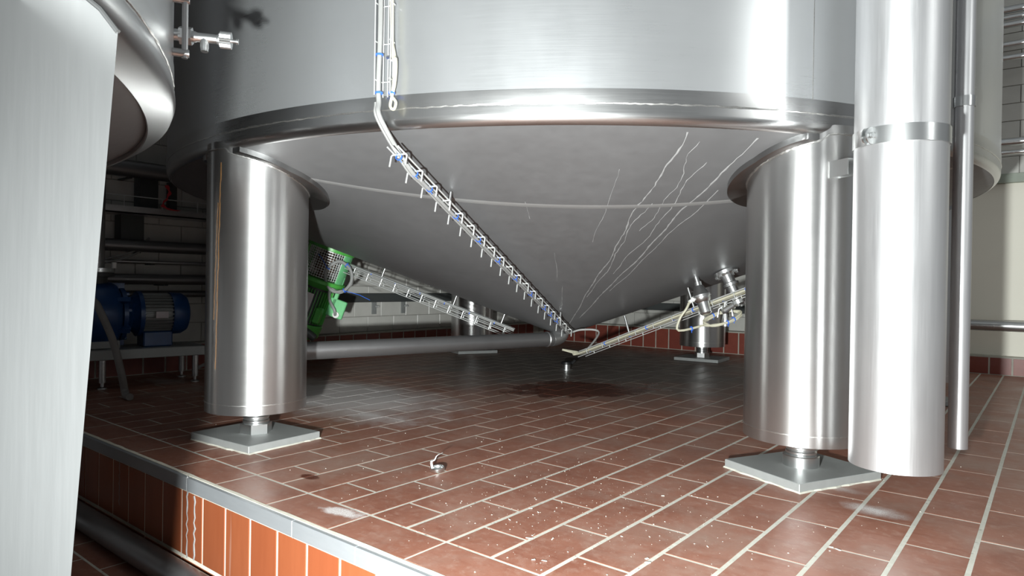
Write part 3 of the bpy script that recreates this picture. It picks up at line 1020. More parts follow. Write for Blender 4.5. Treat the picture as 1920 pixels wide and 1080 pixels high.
# looped spare cable beside it on the shell
lp = empty('cable.001', shp(-69.1, 1.03, 0.03))
tag(lp, 'thin spare cable ending in a small loop on the shell, above the front tray', 'cable')
path = [shp(-69.35, 1.9, 0.026), shp(-69.3, 1.4, 0.026), shp(-69.2, 1.22, 0.026), shp(-68.9, 1.15, 0.026), shp(-69.0, 1.08, 0.026), shp(-69.15, 1.055, 0.026),
        shp(-68.75, 1.035, 0.027), shp(-68.9, 1.016, 0.028), shp(-69.2, 1.025, 0.029), shp(-69.05, 1.05, 0.03), shp(-68.8, 1.09, 0.03), shp(-68.75, 1.15, 0.03), shp(-69.1, 1.22, 0.03), shp(-69.2, 1.9, 0.03)]
MB().tube(smooth_path(path, 6), 0.0042, 8).build('sheath', M['cable_beige'], lp, True)
t = MB()
tie_at(t, shp(-69.1, 1.06, 0.028), (0, 0, 1), 0.008)
t.build('cable_tie', M['tie'], lp)
# upright tray on the shell
sp0, sp1 = shp(-69.75, 1.055, 0.012), shp(-69.75, 2.6, 0.012)
tr = math.radians(-69.75)
tray('cable_tray.001', 'upright wire cable tray fixed to the tank shell above the cone', sp0, sp1, Vector((math.cos(tr), math.sin(tr), 0)), 0.044, 0.030, 15, rails=3, siderails=1, wr=0.0018,
     standoffs=((0.07, 0.013), (0.5, 0.013)))

# rear left tray
az = -147
q0, q1 = gen(az, 1.32, 0.062), gen(az, 0.24, 0.062)
root, ax, nm, sd, L = tray('cable_tray.002', 'wire cable tray under the back of the cone, leading to the green drive', q0, q1, normal(az), 0.075, 0.050, 14, rails=3, siderails=2, wr=0.0028,
                           standoffs=((0.30, 0.07), (0.68, 0.07), (0.93, 0.06)))
cb = empty('cable.002', q1)
tag(cb, 'bundle of pale cables lying in the tray that leads to the green drive', 'cable')
for k in range(3):
    MB().tube(smooth_path([q0 + (q1 - q0) * (t / 6) + sd * (-0.015 + 0.014 * k) + nm * (0.006 + 0.002 * math.sin(t + k)) for t in range(7)], 3), 0.006, 6).build('sheath', M['cable_grey'], cb, True)
for k in range(7):
    t = MB()
    tie_at(t, q0 + (q1 - q0) * (0.12 + 0.13 * k) + nm * 0.004 - sd * 0.012, ax, 0.008)
    t.build('cable_tie', M['tie'], cb)

# right tray
az = -9
q0, q1 = gen(az, 1.25, 0.112), gen(az, 0.10, 0.118)
root, ax, nm, sd, L = tray('cable_tray.003', 'wire cable tray under the right side of the cone, carrying beige cables', q0, q1, normal(az), 0.055, 0.028, 11, rails=2, siderails=1, wr=0.0022,
                           standoffs=((0.40, 0.10), (0.72, 0.09)))
cb = empty('cable.003', q1)
tag(cb, 'flat bundle of beige cables on the tray right of the cone tip', 'cable')
tipc = gen(az, 0.03, 0.10)
for k in range(4):
    o = sd * (-0.018 + 0.012 * k) + nm * 0.008
    pts = [q0 + o, q0 + (q1 - q0) * 0.3 + o, q0 + (q1 - q0) * 0.7 + o, q1 + o, q1 + o + Vector((-0.03, -0.015, 0.004)), q1 + o + Vector((-0.075, -0.045, 0.012 + 0.002 * k))]
    MB().tube(smooth_path(pts, 5), 0.0055, 6).build('sheath', M['cable_beige'], cb, True)
for k in range(9):
    t = MB()
    tie_at(t, q0 + (q1 - q0) * (0.06 + 0.112 * k) + nm * 0.008 + sd * (0.018 if k % 2 else -0.018), ax, 0.008)
    t.build('cable_tie', M['tie'], cb)
MB().tube(smooth_path([P1 + off * 0.03, P1 + Vector((0.05, 0.03, -0.01)), P1 + Vector((0.12, 0.08, -0.02)), q1 + Vector((0.04, 0.01, 0.02)), q1 + nm * 0.01], 6), 0.005, 6).build('sheath', M['cable_grey'], cb, True)

# ------------------------------------------------------------------ green agitator drive
n_ = normal(-147)
ao = Vector((-3.180, 2.314, 0.757))
Ma = frame(ao, n_, RT)                  # local z runs down the drive, x to the camera's right, y away from it
if (Ma.to_3x3() @ Vector((0, 1, 0))).dot(FW) > 0:
    ys = -1                             # sign that points to the camera along local y
else:
    ys = 1
ag = empty('agitator_drive', ao)
tag(ag, 'green electric agitator drive with mesh guard hanging under the cone', 'motor')
X = lambda mb: mb.xf(Ma)
X(MB().lathe([(0, 0.0), (0.135, 0.0), (0.135, 0.028), (0, 0.028)], 36)).build('mounting_flange', M['green'], ag, True, 30)
def curved(rad, a0, a1, z0, z1, th, n=10):
    mb = MB()
    v, f = [], []
    for q in range(n + 1):
        a = a0 + (a1 - a0) * q / n
        for r_, z in ((rad, z0), (rad + th, z0), (rad + th, z1), (rad, z1)):
            v.append((r_ * math.cos(a), r_ * math.sin(a), z))
    for q in range(n):
        for k in range(4):
            f.append((q * 4 + k, q * 4 + (k + 1) % 4, q * 4 + 4 + (k + 1) % 4, q * 4 + 4 + k))
    f += [(0, 3, 2, 1), (n * 4, n * 4 + 1, n * 4 + 2, n * 4 + 3)]
    return mb.add(v, f)
X(curved(0.112, -0.55, 0.55, 0.0, 0.20, 0.016)).build('lantern_side', M['green_lt'], ag, True, 30)
X(curved(0.112, PI - 0.55, PI + 0.55, 0.0, 0.20, 0.016)).build('lantern_side', M['green'], ag, True, 30)
mb = MB()
wr = 0.0016
for sgn in (1, -1):
    for q in range(17):
        a = sgn * (0.55 + (PI - 1.1) * q / 16)
        mb.tube([(0.114 * math.cos(a), 0.114 * math.sin(a), 0.03), (0.114 * math.cos(a), 0.114 * math.sin(a), 0.19)], wr, 4)
    for k in range(12):
        z = 0.034 + 0.0138 * k
        mb.tube([(0.114 * math.cos(sgn * (0.5 + (PI - 1.0) * q / 16)), 0.114 * math.sin(sgn * (0.5 + (PI - 1.0) * q / 16)), z) for q in range(17)], wr, 4)
tag(X(mb).build('mesh_guard', M['wire'], ag), kind='stuff')
X(MB().lathe([(0.035, 0.0), (0.035, 0.06), (0.062, 0.065), (0.062, 0.15), (0.035, 0.155), (0.035, 0.2)], 28)).build('coupling', M['brown'], ag, True, 30)
X(MB().lathe([(0, 0.195), (0.138, 0.195), (0.142, 0.2), (0.142, 0.215), (0.118, 0.235), (0.095, 0.25), (0, 0.25)], 40)).build('gear_flange', M['green'], ag, True, 30)
mo = X(MB().lathe([(0, 0.25), (0.082, 0.25), (0.082, 0.46), (0.07, 0.47), (0, 0.47)], 40)).build('motor_body', M['dark'], ag, True, 30)  # dark body colour stands in for the shade between the green fins
for q in range(36):
    a = 2 * PI * q / 36
    if abs(math.sin(a) * ys - 1) < 0.12 and math.cos(a) < 0.2 and False: continue
    Mr = Matrix.Rotation(a, 4, 'Z')
    MB().box((0.078, -0.0018, 0.262), (0.098, 0.0018, 0.452)).xf(Ma @ Mr).build('cooling_fin', M['green'], mo)
X(MB().cbox((-0.045, ys * 0.104 - 0.002, 0.285), (0.022, ys * 0.104 + 0.002, 0.395), 0.001)).build('nameplate', M['paper'], mo)
X(MB().cbox((0.055, ys * 0.075 - 0.03, 0.35), (0.092, ys * 0.075 + 0.022, 0.44), 0.006)).build('terminal_box', M['green'], mo)
X(MB().lathe([(0, 0.462), (0.098, 0.462), (0.102, 0.468), (0.098, 0.53), (0.08, 0.548), (0, 0.55)], 40)).build('fan_cover', M['green'], ag, True, 30)
br = MB().cbox((0.108, -0.012, 0.15), (0.130, 0.012, 0.34), 0.003).cbox((0.085, -0.012, 0.28), (0.19, 0.012, 0.385), 0.004)
X(br).build('bracket_plate', M['green_lt'], ag)
gy = ys * 0.014
X(MB().lathe([(0, 0), (0.018, 0), (0.018, 0.012), (0.012, 0.014), (0.012, 0.02), (0, 0.02)], 16, frame((0.155, gy, 0.365), (0, ys, 0), (1, 0, 0)))).build('cable_gland', M['white'], ag, True, 30)
X(MB().lathe([(0, -0.07), (0.022, -0.07), (0.022, 0.05), (0.018, 0.06), (0, 0.06)], 20, frame((0.05, ys * 0.09, 0.50), (0.95, 0, 0.30), (0, 1, 0)))).build('cooling_duct', M['dark'], ag, True, 30)
X(MB().lathe([(0, -0.03), (0.014, -0.03), (0.016, 0.0), (0.014, 0.03), (0, 0.035)], 16, frame((0.045, ys * 0.08, 0.572), (1, 0, 0.1), (0, 1, 0)))).build('drain_plug', M['red'], ag, True, 30)
# its coiled cable
cc = empty('cable_coil', Ma @ Vector((0.16, ys * 0.05, 0.2)))
tag(cc, 'coil of grey cable hanging beside the green drive, held by blue ties', 'cable')
pts = []
cen = Vector((-3.075, 2.275, 0.575))
for q in range(70):
    a = -2.2 + 2 * PI * 2.15 * q / 69
    rr = 0.080 + 0.003 * math.sin(q * .9)
    pts.append(cen + RT * (rr * 0.92 * math.cos(a)) + Vector((0, 0, 1)) * (rr * 1.05 * math.sin(a)) - FW * (0.012 * q / 69 - 0.006))
gl = Ma @ Vector((0.155, ys * 0.034, 0.365))
tail = [gl, gl + Vector((0, 0, 0.03)) - FW * 0.02, gl + Vector((-0.01, -0.01, 0.09)) - RT * 0.02]
MB().tube(smooth_path(tail[:2] + [tail[2]] + pts[::3] + [pts[-1]], 4), 0.0085, 8).build('sheath', M['cable_grey'], cc, True)
for a, ln, dv in ((2.5, 0.10, RT * -0.5 + Vector((0, 0, 0.9))), (-1.1, 0.15, RT + Vector((0, 0, -0.28))), (0.9, 0.02, RT * 0.3)):
    c = cen + RT * (0.074 * math.cos(a)) + Vector((0, 0, 0.084 * math.sin(a))) - FW * 0.004
    t = MB()
    tie_at(t, c, Vector((0, 0, 1)) * math.cos(a) - RT * math.sin(a), 0.013)
    t.tube([c - FW * 0.012, c - FW * 0.014 + dv.normalized() * ln * 0.6, c - FW * 0.012 + dv.normalized() * ln + Vector((0, 0, -0.012))], 0.0018, 5)
    t.build('cable_tie', M['tie'], cc)

# ------------------------------------------------------------------ instruments at the right of the cone
sb = Vector((-1.235, 2.823, 0.593))
sn = normal(-12)
Ms = frame(sb, sn, RT)
se = empty('level_sensor', sb)
tag(se, 'conical level sensor head with yellow label under the right of the cone', 'sensor')
MB().lathe([(0.012, -0.012), (0.012, 0.022), (0.017, 0.024), (0.017, 0.04), (0.020, 0.042), (0.036, 0.082), (0.040, 0.086), (0.040, 0.094), (0.036, 0.108), (0.026, 0.118), (0, 0.12)], 28, Ms).build('sensor_head', M['bright'], se, True, 35)
MB().lathe([(0.0405, 0.085), (0.0425, 0.0865), (0.0425, 0.0935), (0.0405, 0.095)], 28, Ms).build('lid_ring', M['steel'], se, True, 35)
lab = MB()
v, f = [], []
for q in range(9):
    a = math.radians(-125 + 70 * q / 8) if True else 0
    for r_, z in ((0.0395, 0.0975), (0.031, 0.1145)):
        v.append(Ms @ Vector((r_ * math.cos(a) * 1.03, r_ * math.sin(a) * 1.03, z)))
for q in range(8):
    f.append((q * 2, q * 2 + 2, q * 2 + 3, q * 2 + 1))
lab.add(v, f)
lv = [Ms @ Vector((0, 0, 0.1)) for _ in (0,)]
lab.build('yellow_label', M['yellow'], se, True)
MB().lathe([(0.0255, 0.115), (0.0255, 0.165), (0.02, 0.172), (0, 0.172)], 24, Ms).build('lower_body', M['bright'], se, True, 35)
gd = (-RT * 0.9 + sn * 0.55 - FW * 0.2).normalized()
gp = Ms @ Vector((-0.034, 0, 0.092))
MB().lathe([(0.011, -0.008), (0.011, 0.012), (0.008, 0.014), (0.008, 0.03), (0, 0.03)], 14, frame(gp, gd, (0, 0, 1))).build('cable_gland', M['white'], se, True, 35)
# second instrument: flanged valve
vb = Vector((-1.135, 2.905, 0.622))
Mf = frame(vb, (sn + RT * 0.12).normalized(), RT)
va = empty('flanged_valve', vb)
tag(va, 'flanged shut-off valve with yellow tag beside the level sensor', 'valve')
fl2 = MB().lathe([(0, 0.0), (0.056, 0.0), (0.056, 0.014), (0.03, 0.014), (0.026, 0.02), (0.026, 0.055), (0.036, 0.06), (0.036, 0.072), (0.022, 0.075)], 32, Mf).build('flange', M['bright'], va, True, 30)
for q in range(8):
    a = 2 * PI * q / 8 + 0.2
    v, f = hexprism(0.0075, 0.012, 0.024)
    MB().add([Mf @ (Vector((0.045 * math.cos(a), 0.045 * math.sin(a), 0)) + Vector(p)) for p in v], f).build('flange_bolt', M['bright'], fl2)
MB().lathe([(0.023, 0.07), (0.023, 0.135), (0.032, 0.14), (0.032, 0.158), (0.018, 0.162), (0, 0.162)], 28, Mf).build('valve_body', M['bright'], va, True, 30)
MB().cyl(Mf @ Vector((0, 0, 0.148)), Mf @ Vector((-0.075, -0.01, 0.165)), 0.012, 16).build('side_port', M['steel'], va, True)
MB().cbox((-0.02, -0.003, -0.008), (0.024, 0.003, 0.009), 0.001).xf(frame(Mf @ Vector((0.052, -0.02, 0.115)), UP, RT)).build('yellow_tag', M['yellow'], va)
for q in range(4):
    a = 2 * PI * q / 4 + 0.6
    v, f = hexprism(0.006, 0.156, 0.168)
    MB().add([Mf @ (Vector((0.026 * math.cos(a), 0.026 * math.sin(a), 0)) + Vector(p)) for p in v], f).build('cover_bolt', M['bright'], va)
# dished manway cover behind
mc = gen(2, 1.28, 0.03)
mw = empty('manway_cover', mc)
tag(mw, 'dished steel manway cover under the cone, mostly hidden behind the front right leg', 'cover')
MB().lathe([(0.20, -0.04), (0.20, 0.02), (0.215, 0.022), (0.215, 0.04), (0.20, 0.042), (0.16, 0.085), (0.10, 0.11), (0, 0.12)], 48, frame(mc, normal(2), RT)).build('dished_cover', M['steel'], mw, True, 35)
# drain cock under the tray
dc = gen(-8, 0.93, 0.13)
dk = empty('drain_cock', dc)
tag(dk, 'small bright drain cock hanging above the cable loops', 'valve')
Md = frame(dc, (0.02, 0, -1), RT)
MB().lathe([(0, 0), (0.010, 0), (0.012, 0.02), (0.018, 0.03), (0.018, 0.045), (0.010, 0.055), (0.012, 0.07), (0.018, 0.09), (0.016, 0.11), (0, 0.112)], 20, Md).build('cock_body', M['bright'], dk, True, 40)
MB().tube([Md @ Vector((-0.01, 0, 0.02)), Md @ Vector((-0.028, 0, 0.035)), Md @ Vector((-0.034, 0, 0.07))], 0.004, 8).build('lever', M['bright'], dk, True)
MB().tube([Md @ Vector((0.01, 0, 0.02)), Md @ Vector((0.028, 0, 0.035)), Md @ Vector((0.034, 0, 0.065))], 0.004, 8).build('lever', M['bright'], dk, True)
# loops of beige cable
lc = empty('cable_coil.001', dc - Vector((0, 0, 0.1)))
tag(lc, 'loops of beige cable hanging from the level sensor, under the right tray', 'cable')
g0 = gp + gd * 0.03
cen = dc + Vector((0, 0, -0.075)) - RT * 0.012
pts = [g0, g0 + gd * 0.02 - Vector((0, 0, 0.02)), g0 - RT * 0.042 - Vector((0, 0, 0.075)), g0 - RT * 0.045 - Vector((0, 0, 0.125))]
for q in range(44):
    a = PI + 2 * PI * 2.6 * q / 43
    e1 = (RT * 0.95 + Vector((0, 0, 0.36))).normalized()
    e2 = (-FW * 0.75 - Vector((0, 0, 0.55))).normalized()
    rr = 1 + 0.05 * math.sin(q * 1.7)
    pts.append(cen + e1 * (0.085 * rr * math.cos(a)) + e2 * (0.05 * rr * math.sin(a)) - Vector((0, 0, 0.012 * math.sin(q * .35))))
cpts = smooth_path(pts, 4)
MB().tube(cpts, 0.0052, 7).build('sheath', M['cable_beige'], lc, True)
for q in (14, 60, 95, 130):
    t = MB()
    tie_at(t, cpts[q], cpts[q + 1] - cpts[q], 0.0095)
    t.cyl(cpts[q], cpts[q] + Vector((0.004, -0.004, -0.018)), 0.0014, 5)
    t.build('cable_tie', M['tie'], lc)

# ------------------------------------------------------------------ left background: wall pipes, pump and stand
def wallpipe(z, r, mat, label, y0=0.9, y1=2.75, x=-3.99, clips=()):
    o = empty('wall_pipe', (x, y0, z))
    tag(o, label, 'pipe', 'pipes along the left wall')
    MB().cyl((x, y0, z), (x, y1, z), r, 20).build('pipe', M[mat], o, True)
    for yc in clips:
        MB().box((x - 0.14, yc - 0.012, z - r - 0.006), (x + 0.004, yc + 0.012, z - r + 0.001)).build('bracket', M['dark'], o)
    return o
wallpipe(1.155, 0.045, 'pipe_grey', 'highest thick grey pipe on the left wall, above the cable shelf', clips=(1.55,))
wallpipe(0.732, 0.034, 'pipe_grey', 'grey pipe on the left wall just under the cable shelf', clips=(1.6, 2.3))
wallpipe(0.645, 0.010, 'steel', 'thinnest pipe on the left wall, above the blue motor', x=-4.05, clips=(1.7,))
wallpipe(0.546, 0.030, 'pipe_grey', 'grey pipe on the left wall right above the blue motor', clips=(1.75,))
wallpipe(0.462, 0.020, 'pipe_grey', 'slim grey pipe on the left wall level with the blue motor', x=-4.05, clips=(1.75,))
sh = empty('cable_shelf', (-4.0, 1.3, 0.93))
tag(sh, 'perforated metal cable shelf across the left wall, with a wire rim', 'shelf')
MB().box((-4.1, 0.95, 0.905), (-3.93, 2.75, 0.912)).build('shelf_plate', M['steel'], sh)
MB().box((-3.936, 0.95, 0.905), (-3.93, 2.75, 0.945)).build('front_lip', M['steel'], sh)
MB().cyl((-3.93, 0.95, 1.0), (-3.93, 2.4, 1.0), 0.003, 6).build('wire_rim', M['wire'], sh)
for k in range(7):
    MB().cyl((-3.93, 1.1 + 0.2 * k, 0.94), (-3.93, 1.1 + 0.2 * k, 1.0), 0.003, 6).build('wire_post', M['wire'], sh)
for yc in (1.58, 2.2):
    MB().box((-4.11, yc - 0.06, 0.76), (-4.02, yc + 0.06, 0.905)).build('bracket_box', M['dark'], sh)
MB().box((-4.11, 1.62, 0.92), (-4.03, 1.72, 1.14)).build('conduit_box', M['dark'], sh)
MB().box((-4.11, 1.80, 0.95), (-4.06, 1.84, 1.12)).build('conduit_box', M['dark'], sh)
rt = empty('barrier_tape', (-3.92, 1.72, 0.95))
tag(rt, 'scrap of red barrier tape dangling over the cable shelf', 'tape')
tp = smooth_path([(-3.915, 1.715, 1.08), (-3.92, 1.735, 1.04), (-3.915, 1.715, 1.00), (-3.925, 1.70, 0.965), (-3.915, 1.735, 0.945), (-3.915, 1.79, 0.942)], 5)
mb = MB()
v, f = [], []
for q, p in enumerate(tp):
    ww = 0.008 + 0.004 * math.sin(q * 1.3)
    v += [p + Vector((0, ww, 0.003)), p - Vector((0, ww, 0.003)), p + Vector((-.001, ww, 0.003)), p + Vector((-.001, -ww, -0.003))]
for q in range(len(tp) - 1):
    a = q * 4
    f += [(a, a + 1, a + 5, a + 4), (a + 2, a + 6, a + 7, a + 3)]
mb.add(v, f).build('ribbon', M['red'], rt, True)
# dark cable duct on both walls behind the tank
du = empty('cable_duct', (-4.08, 2.6, 0.39))
tag(du, 'dark grey cable duct along the left wall under the tank', 'duct')
MB().cbox((-4.118, 2.35, 0.395), (-4.05, 5.4, 0.462), 0.003).build('duct_body', M['dark'], du)
for yc in (3.38, 3.68, 4.5):
    MB().box((-4.119, yc - 0.02, 0.30), (-4.108, yc + 0.02, 0.40)).build('bracket', M['plate'], du)
    MB().cyl((-4.10, yc + 0.01, 0.36), (-4.07, yc + 0.01, 0.36), 0.008, 8).build('bolt', M['wire'], du)
du = empty('cable_duct.001', (-2.5, 5.5, 0.33))
tag(du, 'dark grey cable duct along the back wall right of the cone tip', 'duct')
MB().cbox((-4.0, 5.48, 0.335), (-1.0, 5.558, 0.40), 0.003).build('duct_body', M['dark'], du)

# pump frame
PB = Vector((-3.757, 1.741, 0))
ux = Vector((0.62, 0.78, 0)).normalized()
c0, c1 = Vector((-3.99, 1.10, 0)), Vector((-3.70, 1.80, 0))
ud = Vector((0.145, 0.99, 0)).normalized()
vd_ = Vector((0.99, -0.145, 0))
stn = empty('steel_stand', (-3.85, 1.4, 0))
tag(stn, 'low grey steel stand carrying the blue pump', 'stand')
Mp = Matrix(((ud.x, vd_.x, 0, -3.93), (ud.y, vd_.y, 0, 1.0), (0, 0, 1, 0), (0, 0, 0, 1)))
MB().cbox((0.0, -0.04, 0.145), (0.82, 0.27, 0.195), 0.003).xf(Mp).build('frame_top', M['plate'], stn)
for a, b in ((0.10, 0.23), (0.34, 0.23), (0.775, 0.23), (0.10, 0.0), (0.775, 0.0)):
    lg = MB().cyl((a, b, 0.03), (a, b, 0.148), 0.016, 14).xf(Mp).build('leg', M['steel'], stn, True)
    MB().lathe([(0, 0.0), (0.022, 0.0), (0.022, 0.006), (0.008, 0.012), (0.008, 0.032), (0, 0.032)], 14, Mp @ Matrix.Translation((a, b, 0))).build('adjusting_foot', M['bright'], lg, True, 30)
# pump with motor, axis along the frame
pu = empty('pump', Mp @ Vector((0.35, 0.11, 0.195)))
tag(pu, 'dark blue pump with finned electric motor on the low steel stand', 'pump')
Mm = Mp @ Matrix.Translation((0, 0.12, 0.365)) @ Matrix.Rotation(PI / 2, 4, 'Y')      # local z along the frame
MB().lathe([(0, 0.20), (0.07, 0.20), (0.09, 0.22), (0.15, 0.235), (0.165, 0.26), (0.165, 0.39), (0.15, 0.415), (0.12, 0.43), (0, 0.43)], 40, Mm).build('volute', M['blue'], pu, True, 35)
MB().lathe([(0.115, 0.425), (0.135, 0.43), (0.135, 0.45), (0.11, 0.455), (0.085, 0.48), (0.105, 0.505), (0.118, 0.51), (0.118, 0.53), (0, 0.53)], 36, Mm).build('bearing_bracket', M['blue'], pu, True, 35)
for q in range(8):
    a = 2 * PI * q / 8 + 0.2
    v, f = hexprism(0.011, 0.447, 0.463)
    MB().add([Mm @ (Vector((0.124 * math.cos(a), 0.124 * math.sin(a), 0)) + Vector(p)) for p in v], f).build('bolt', M['blue'], pu)
for q in range(6):
    a = 2 * PI * q / 6
    MB().box((0.08, -0.012, 0.39), (0.16, 0.012, 0.455)).xf(Mm @ Matrix.Rotation(a, 4, 'Z')).build('rib', M['blue'], pu)
mo = MB().lathe([(0, 0.525), (0.088, 0.525), (0.088, 0.69), (0, 0.69)], 36, Mm).build('motor_body', M['plate'], pu, True, 35)
for q in range(32):
    a = 2 * PI * q / 32
    MB().box((0.084, -0.0022, 0.535), (0.106, 0.0022, 0.675)).xf(Mm @ Matrix.Rotation(a, 4, 'Z')).build('cooling_fin', M['plate'], mo)
MB().lathe([(0, 0.67), (0.11, 0.67), (0.112, 0.677), (0.11, 0.725), (0.095, 0.75), (0.06, 0.765), (0, 0.768)], 36, Mm).build('fan_cover', M['blue'], pu, True, 35)
MB().cbox((0.58, 0.225, 0.345), (0.64, 0.232, 0.38), 0.001).xf(Mp).build('nameplate', M['paper'], pu)
MB().cbox((0.53, 0.07, 0.195), (0.67, 0.20, 0.275), 0.006).xf(Mp).build('motor_foot', M['blue'], pu)
MB().cbox((0.25, 0.05, 0.195), (0.42, 0.22, 0.24), 0.005).xf(Mp).build('pump_foot', M['plate'], pu)
MB().lathe([(0.055, 0.15), (0.055, 0.19), (0.085, 0.192), (0.085, 0.212), (0.05, 0.213)], 28, Mp @ Matrix.Translation((0.325, 0.12, 0.365))).build('discharge_flange', M['dark'], pu, True, 30)
rp = empty('riser_pipe', Mp @ Vector((0.325, 0.12, 0.58)))
tag(rp, 'upright pipe rising from the blue pump beside the brushed column', 'pipe')
ro = Mp @ Vector((0.325, 0.12, 0))
MB().lathe([(0.05, 0.58), (0.088, 0.58), (0.088, 0.60), (0.045, 0.602)], 28, Matrix.Translation(ro)).build('flange', M['bright'], rp, True, 30)
MB().lathe([(0.042, 0.60), (0.042, 3.0)], 28, Matrix.Translation(ro)).build('pipe', M['steel'], rp, True)
MB().cyl(ro + Vector((0.05, 0.07, 0.60)), ro + Vector((0.05, 0.07, 0.63)), 0.012, 10).build('flange_bolt', M['white'], rp, True)
hs = empty('drain_hose', (-3.45, 1.28, 0))
tag(hs, 'grey hose bending down from the blue pump onto the tiles', 'hose')
hp = [(-3.50, 1.17, 0.455), (-3.452, 1.195, 0.44), (-3.39, 1.205, 0.38), (-3.34, 1.235, 0.26), (-3.30, 1.255, 0.12), (-3.30, 1.27, 0.04), (-3.27, 1.265, 0.017), (-3.22, 1.262, 0.017)]
MB().tube(smooth_path(hp, 8), 0.016, 12).build('hose', M['hose'], hs, True)
hc = empty('cable.004', (-3.6, 1.9, 0.1))
tag(hc, 'short grey cable bending off the end of the pump stand', 'cable')
MB().tube(smooth_path([Mp @ Vector((0.80, 0.2, 0.07)), Mp @ Vector((0.86, 0.22, 0.10)), Mp @ Vector((0.92, 0.25, 0.13)), Mp @ Vector((0.96, 0.27, 0.20)), Mp @ Vector((0.99, 0.29, 0.02))], 6), 0.009, 8).build('sheath', M['hose'], hc, True)
bc = empty('cable.005', (-4.0, 1.5, 0.65))
tag(bc, 'pair of thin cables bowed against the left wall above the pump', 'cable')
for k in range(2):
    MB().tube(smooth_path([(-4.0, 1.42, 0.63 + .02 * k), (-3.98, 1.52, 0.66 + .02 * k), (-3.98, 1.60, 0.70 + .02 * k), (-4.0, 1.66, 0.76 + .02 * k)], 6), 0.006, 6).build('sheath', M['cable_grey'], bc, True)

# ------------------------------------------------------------------ pipes on the back wall at the right
for z, r, lab in ((2.345, .024, 'topmost steel pipe crossing the white blocks at the upper right'), (2.296, .018, 'second steel pipe from the top at the upper right'),
                  (2.25, .020, 'third steel pipe from the top at the upper right'), (2.125, .019, 'fourth steel pipe from the top at the upper right'),
                  (2.04, .019, 'fifth steel pipe from the top at the upper right'), (1.503, .025, 'upper of two steel pipes just above the cream wall panel'),
                  (1.437, .014, 'lower and thinner of two steel pipes just above the cream wall panel'), (0.327, .036, 'steel pipe crossing the foot of the cream wall')):
    o = empty('wall_pipe', (0, 5.3, z))
    tag(o, lab, 'pipe', 'pipes along the back wall')
    yy = 5.3 if z > 1 else 5.40
    MB().cyl((-1.2, yy, z), (1.7, yy, z), r, 24).build('pipe', M['bright'] if z > 1 else M['steel'], o, True)
    for xc in (0.55,):
        MB().box((xc - 0.01, yy, z - r - 0.004), (xc + 0.01, 5.565, z - r)).build('bracket', M['dark'], o)

# ------------------------------------------------------------------ small things on the floors
lpipe = empty('floor_pipe', (-2.0, 0.842, LOWZ))
tag(lpipe, 'grey pipe lying on the lower floor along the tiled riser', 'pipe')
MB().cyl((-4.2, 0.842, LOWZ + 0.039), (-0.9, 0.842, LOWZ + 0.039), 0.037, 24).build('pipe', M['pipe_grey'], lpipe, True)
dr = empty('floor_spigot', (-2.454, 3.6085, 0))
tag(dr, 'small steel spigot with black lever standing on the floor under the cone tip', 'spigot')
MB().lathe([(0.042, 0.0), (0.042, 0.004), (0.026, 0.006), (0.026, 0.034), (0.022, 0.036), (0, 0.036)], 24, Matrix.Translation((-2.454, 3.6085, 0))).build('spigot_body', M['bright'], dr, True, 30)
MB().lathe([(0, 0.036), (0.034, 0.036), (0.034, 0.050), (0.03, 0.053), (0, 0.053)], 20, Matrix.Translation((-2.454, 3.6085, 0))).build('cap', M['black'], dr, True, 30)
MB().tube([Vector((-2.454, 3.6085, 0.045)), Vector((-2.454, 3.6085, 0.045)) + RT * 0.04, Vector((-2.454, 3.6085, 0.062)) + RT * 0.055], 0.010, 8).build('lever', M['black'], dr, True)
pc_ = Vector((-1.388, 1.385, 0))
wc = empty('metal_bung', pc_)
tag(wc, 'little bright metal bung with a curl of wire on the tiles', 'bung')
MB().lathe([(0.010, 0.006), (0.012, 0.003), (0.0195, 0.0035), (0.0205, 0.006), (0.0205, 0.014), (0.019, 0.0155), (0.0165, 0.013), (0.0155, 0.008), (0, 0.0075)], 28, Matrix.Translation(pc_) @ Matrix.Rotation(0.12, 4, 'X')).build('cap_ring', M['bright'], wc, True, 35)
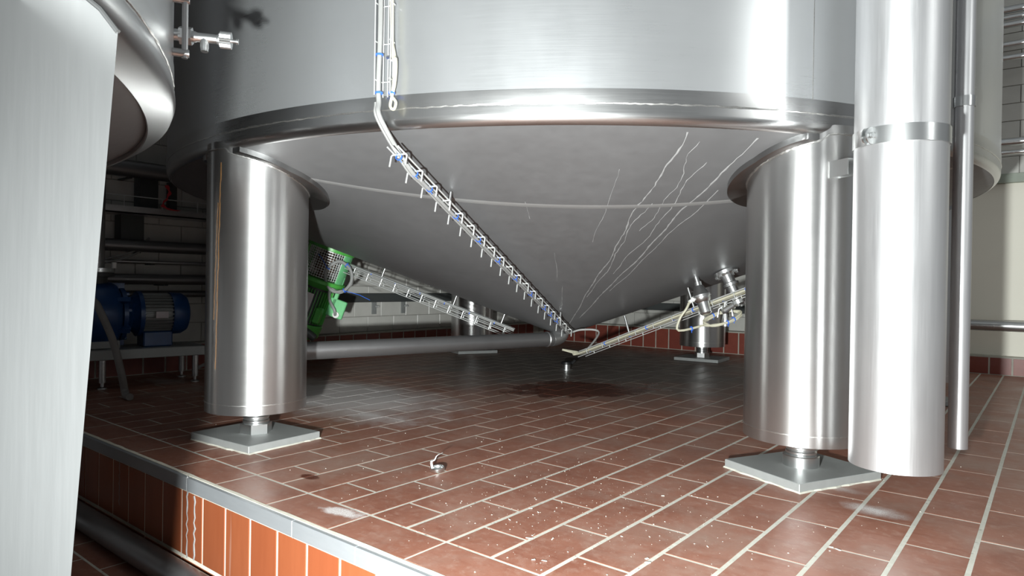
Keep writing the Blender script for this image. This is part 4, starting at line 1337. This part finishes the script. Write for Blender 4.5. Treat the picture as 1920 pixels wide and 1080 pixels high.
MB().tube(smooth_path([pc_ - RT * 0.016 + Vector((0, 0, 0.012)), pc_ - RT * 0.022 + Vector((0, 0.004, 0.028)), pc_ - RT * 0.014 + Vector((0, 0.006, 0.034)), pc_ - RT * 0.010 + Vector((0, 0.01, 0.046)), pc_ - RT * 0.004 + Vector((0.01, 0.015, 0.055))], 4), [0.004] * 6 + [0.0012] * 11, 6).build('wire_curl', M['bright'], wc, True)
# pale chips and crumbs scattered on the tiles
mb = MB()
def chip(x, y, l, wd, h, a):
    m = Matrix.Translation((x, y, 0.0008)) @ Matrix.Rotation(a, 4, 'Z')
    v = [(-l, -wd * .6, 0), (l * .8, -wd, 0), (l, wd * .7, 0), (-l * .7, wd, 0), (-l * .8, -wd * .4, h), (l * .6, -wd * .8, h * .8), (l * .8, wd * .5, h), (-l * .5, wd * .8, h * .7)]
    mb.add([m @ Vector(p) for p in v], [(0, 3, 2, 1), (4, 5, 6, 7), (0, 1, 5, 4), (1, 2, 6, 5), (2, 3, 7, 6), (3, 0, 4, 7)])
for q in range(420):
    x = random.gauss(-0.88, 0.30)
    y = random.gauss(1.36, 0.25)
    if y < 0.93: continue
    s_ = random.choice((0.0004, 0.0005, 0.0006, 0.0008, 0.0012))
    chip(x, y, s_ * random.uniform(1, 1.8), s_, s_ * 0.8, random.uniform(0, PI))
for q in range(130):
    x, y = random.uniform(-2.6, 0.2), random.uniform(1.0, 2.6)
    s_ = random.choice((0.0006, 0.0008, 0.0012))
    chip(x, y, s_ * 1.3, s_, s_ * 0.8, random.uniform(0, PI))
for x, y, l, wd, a in ((-0.875, 1.155, .011, .0016, .5), (-0.835, 1.185, .009, .002, 1.9), (-0.98, 1.215, .007, .002, -.5), (-0.99, 1.31, .006, .0022, .3), (-0.96, 1.30, .005, .002, -.6), (-0.79, 1.62, .006, .004, .7),
                       (-0.62, 1.21, .008, .004, .4), (-0.63, 1.225, .006, .004, 1.4), (-0.80, 1.07, .006, .003, 1), (-0.78, 1.08, .007, .002, .2), (-0.345, 1.535, .008, .003, -.5), (-0.36, 1.54, .006, .003, .2)):
    chip(x, y, l * .8, wd * .8, 0.0014, a)
tag(mb.build('crumbs', M['chip']), 'pale crumbs and chips scattered over the terracotta tiles', 'debris', None, 'stuff')
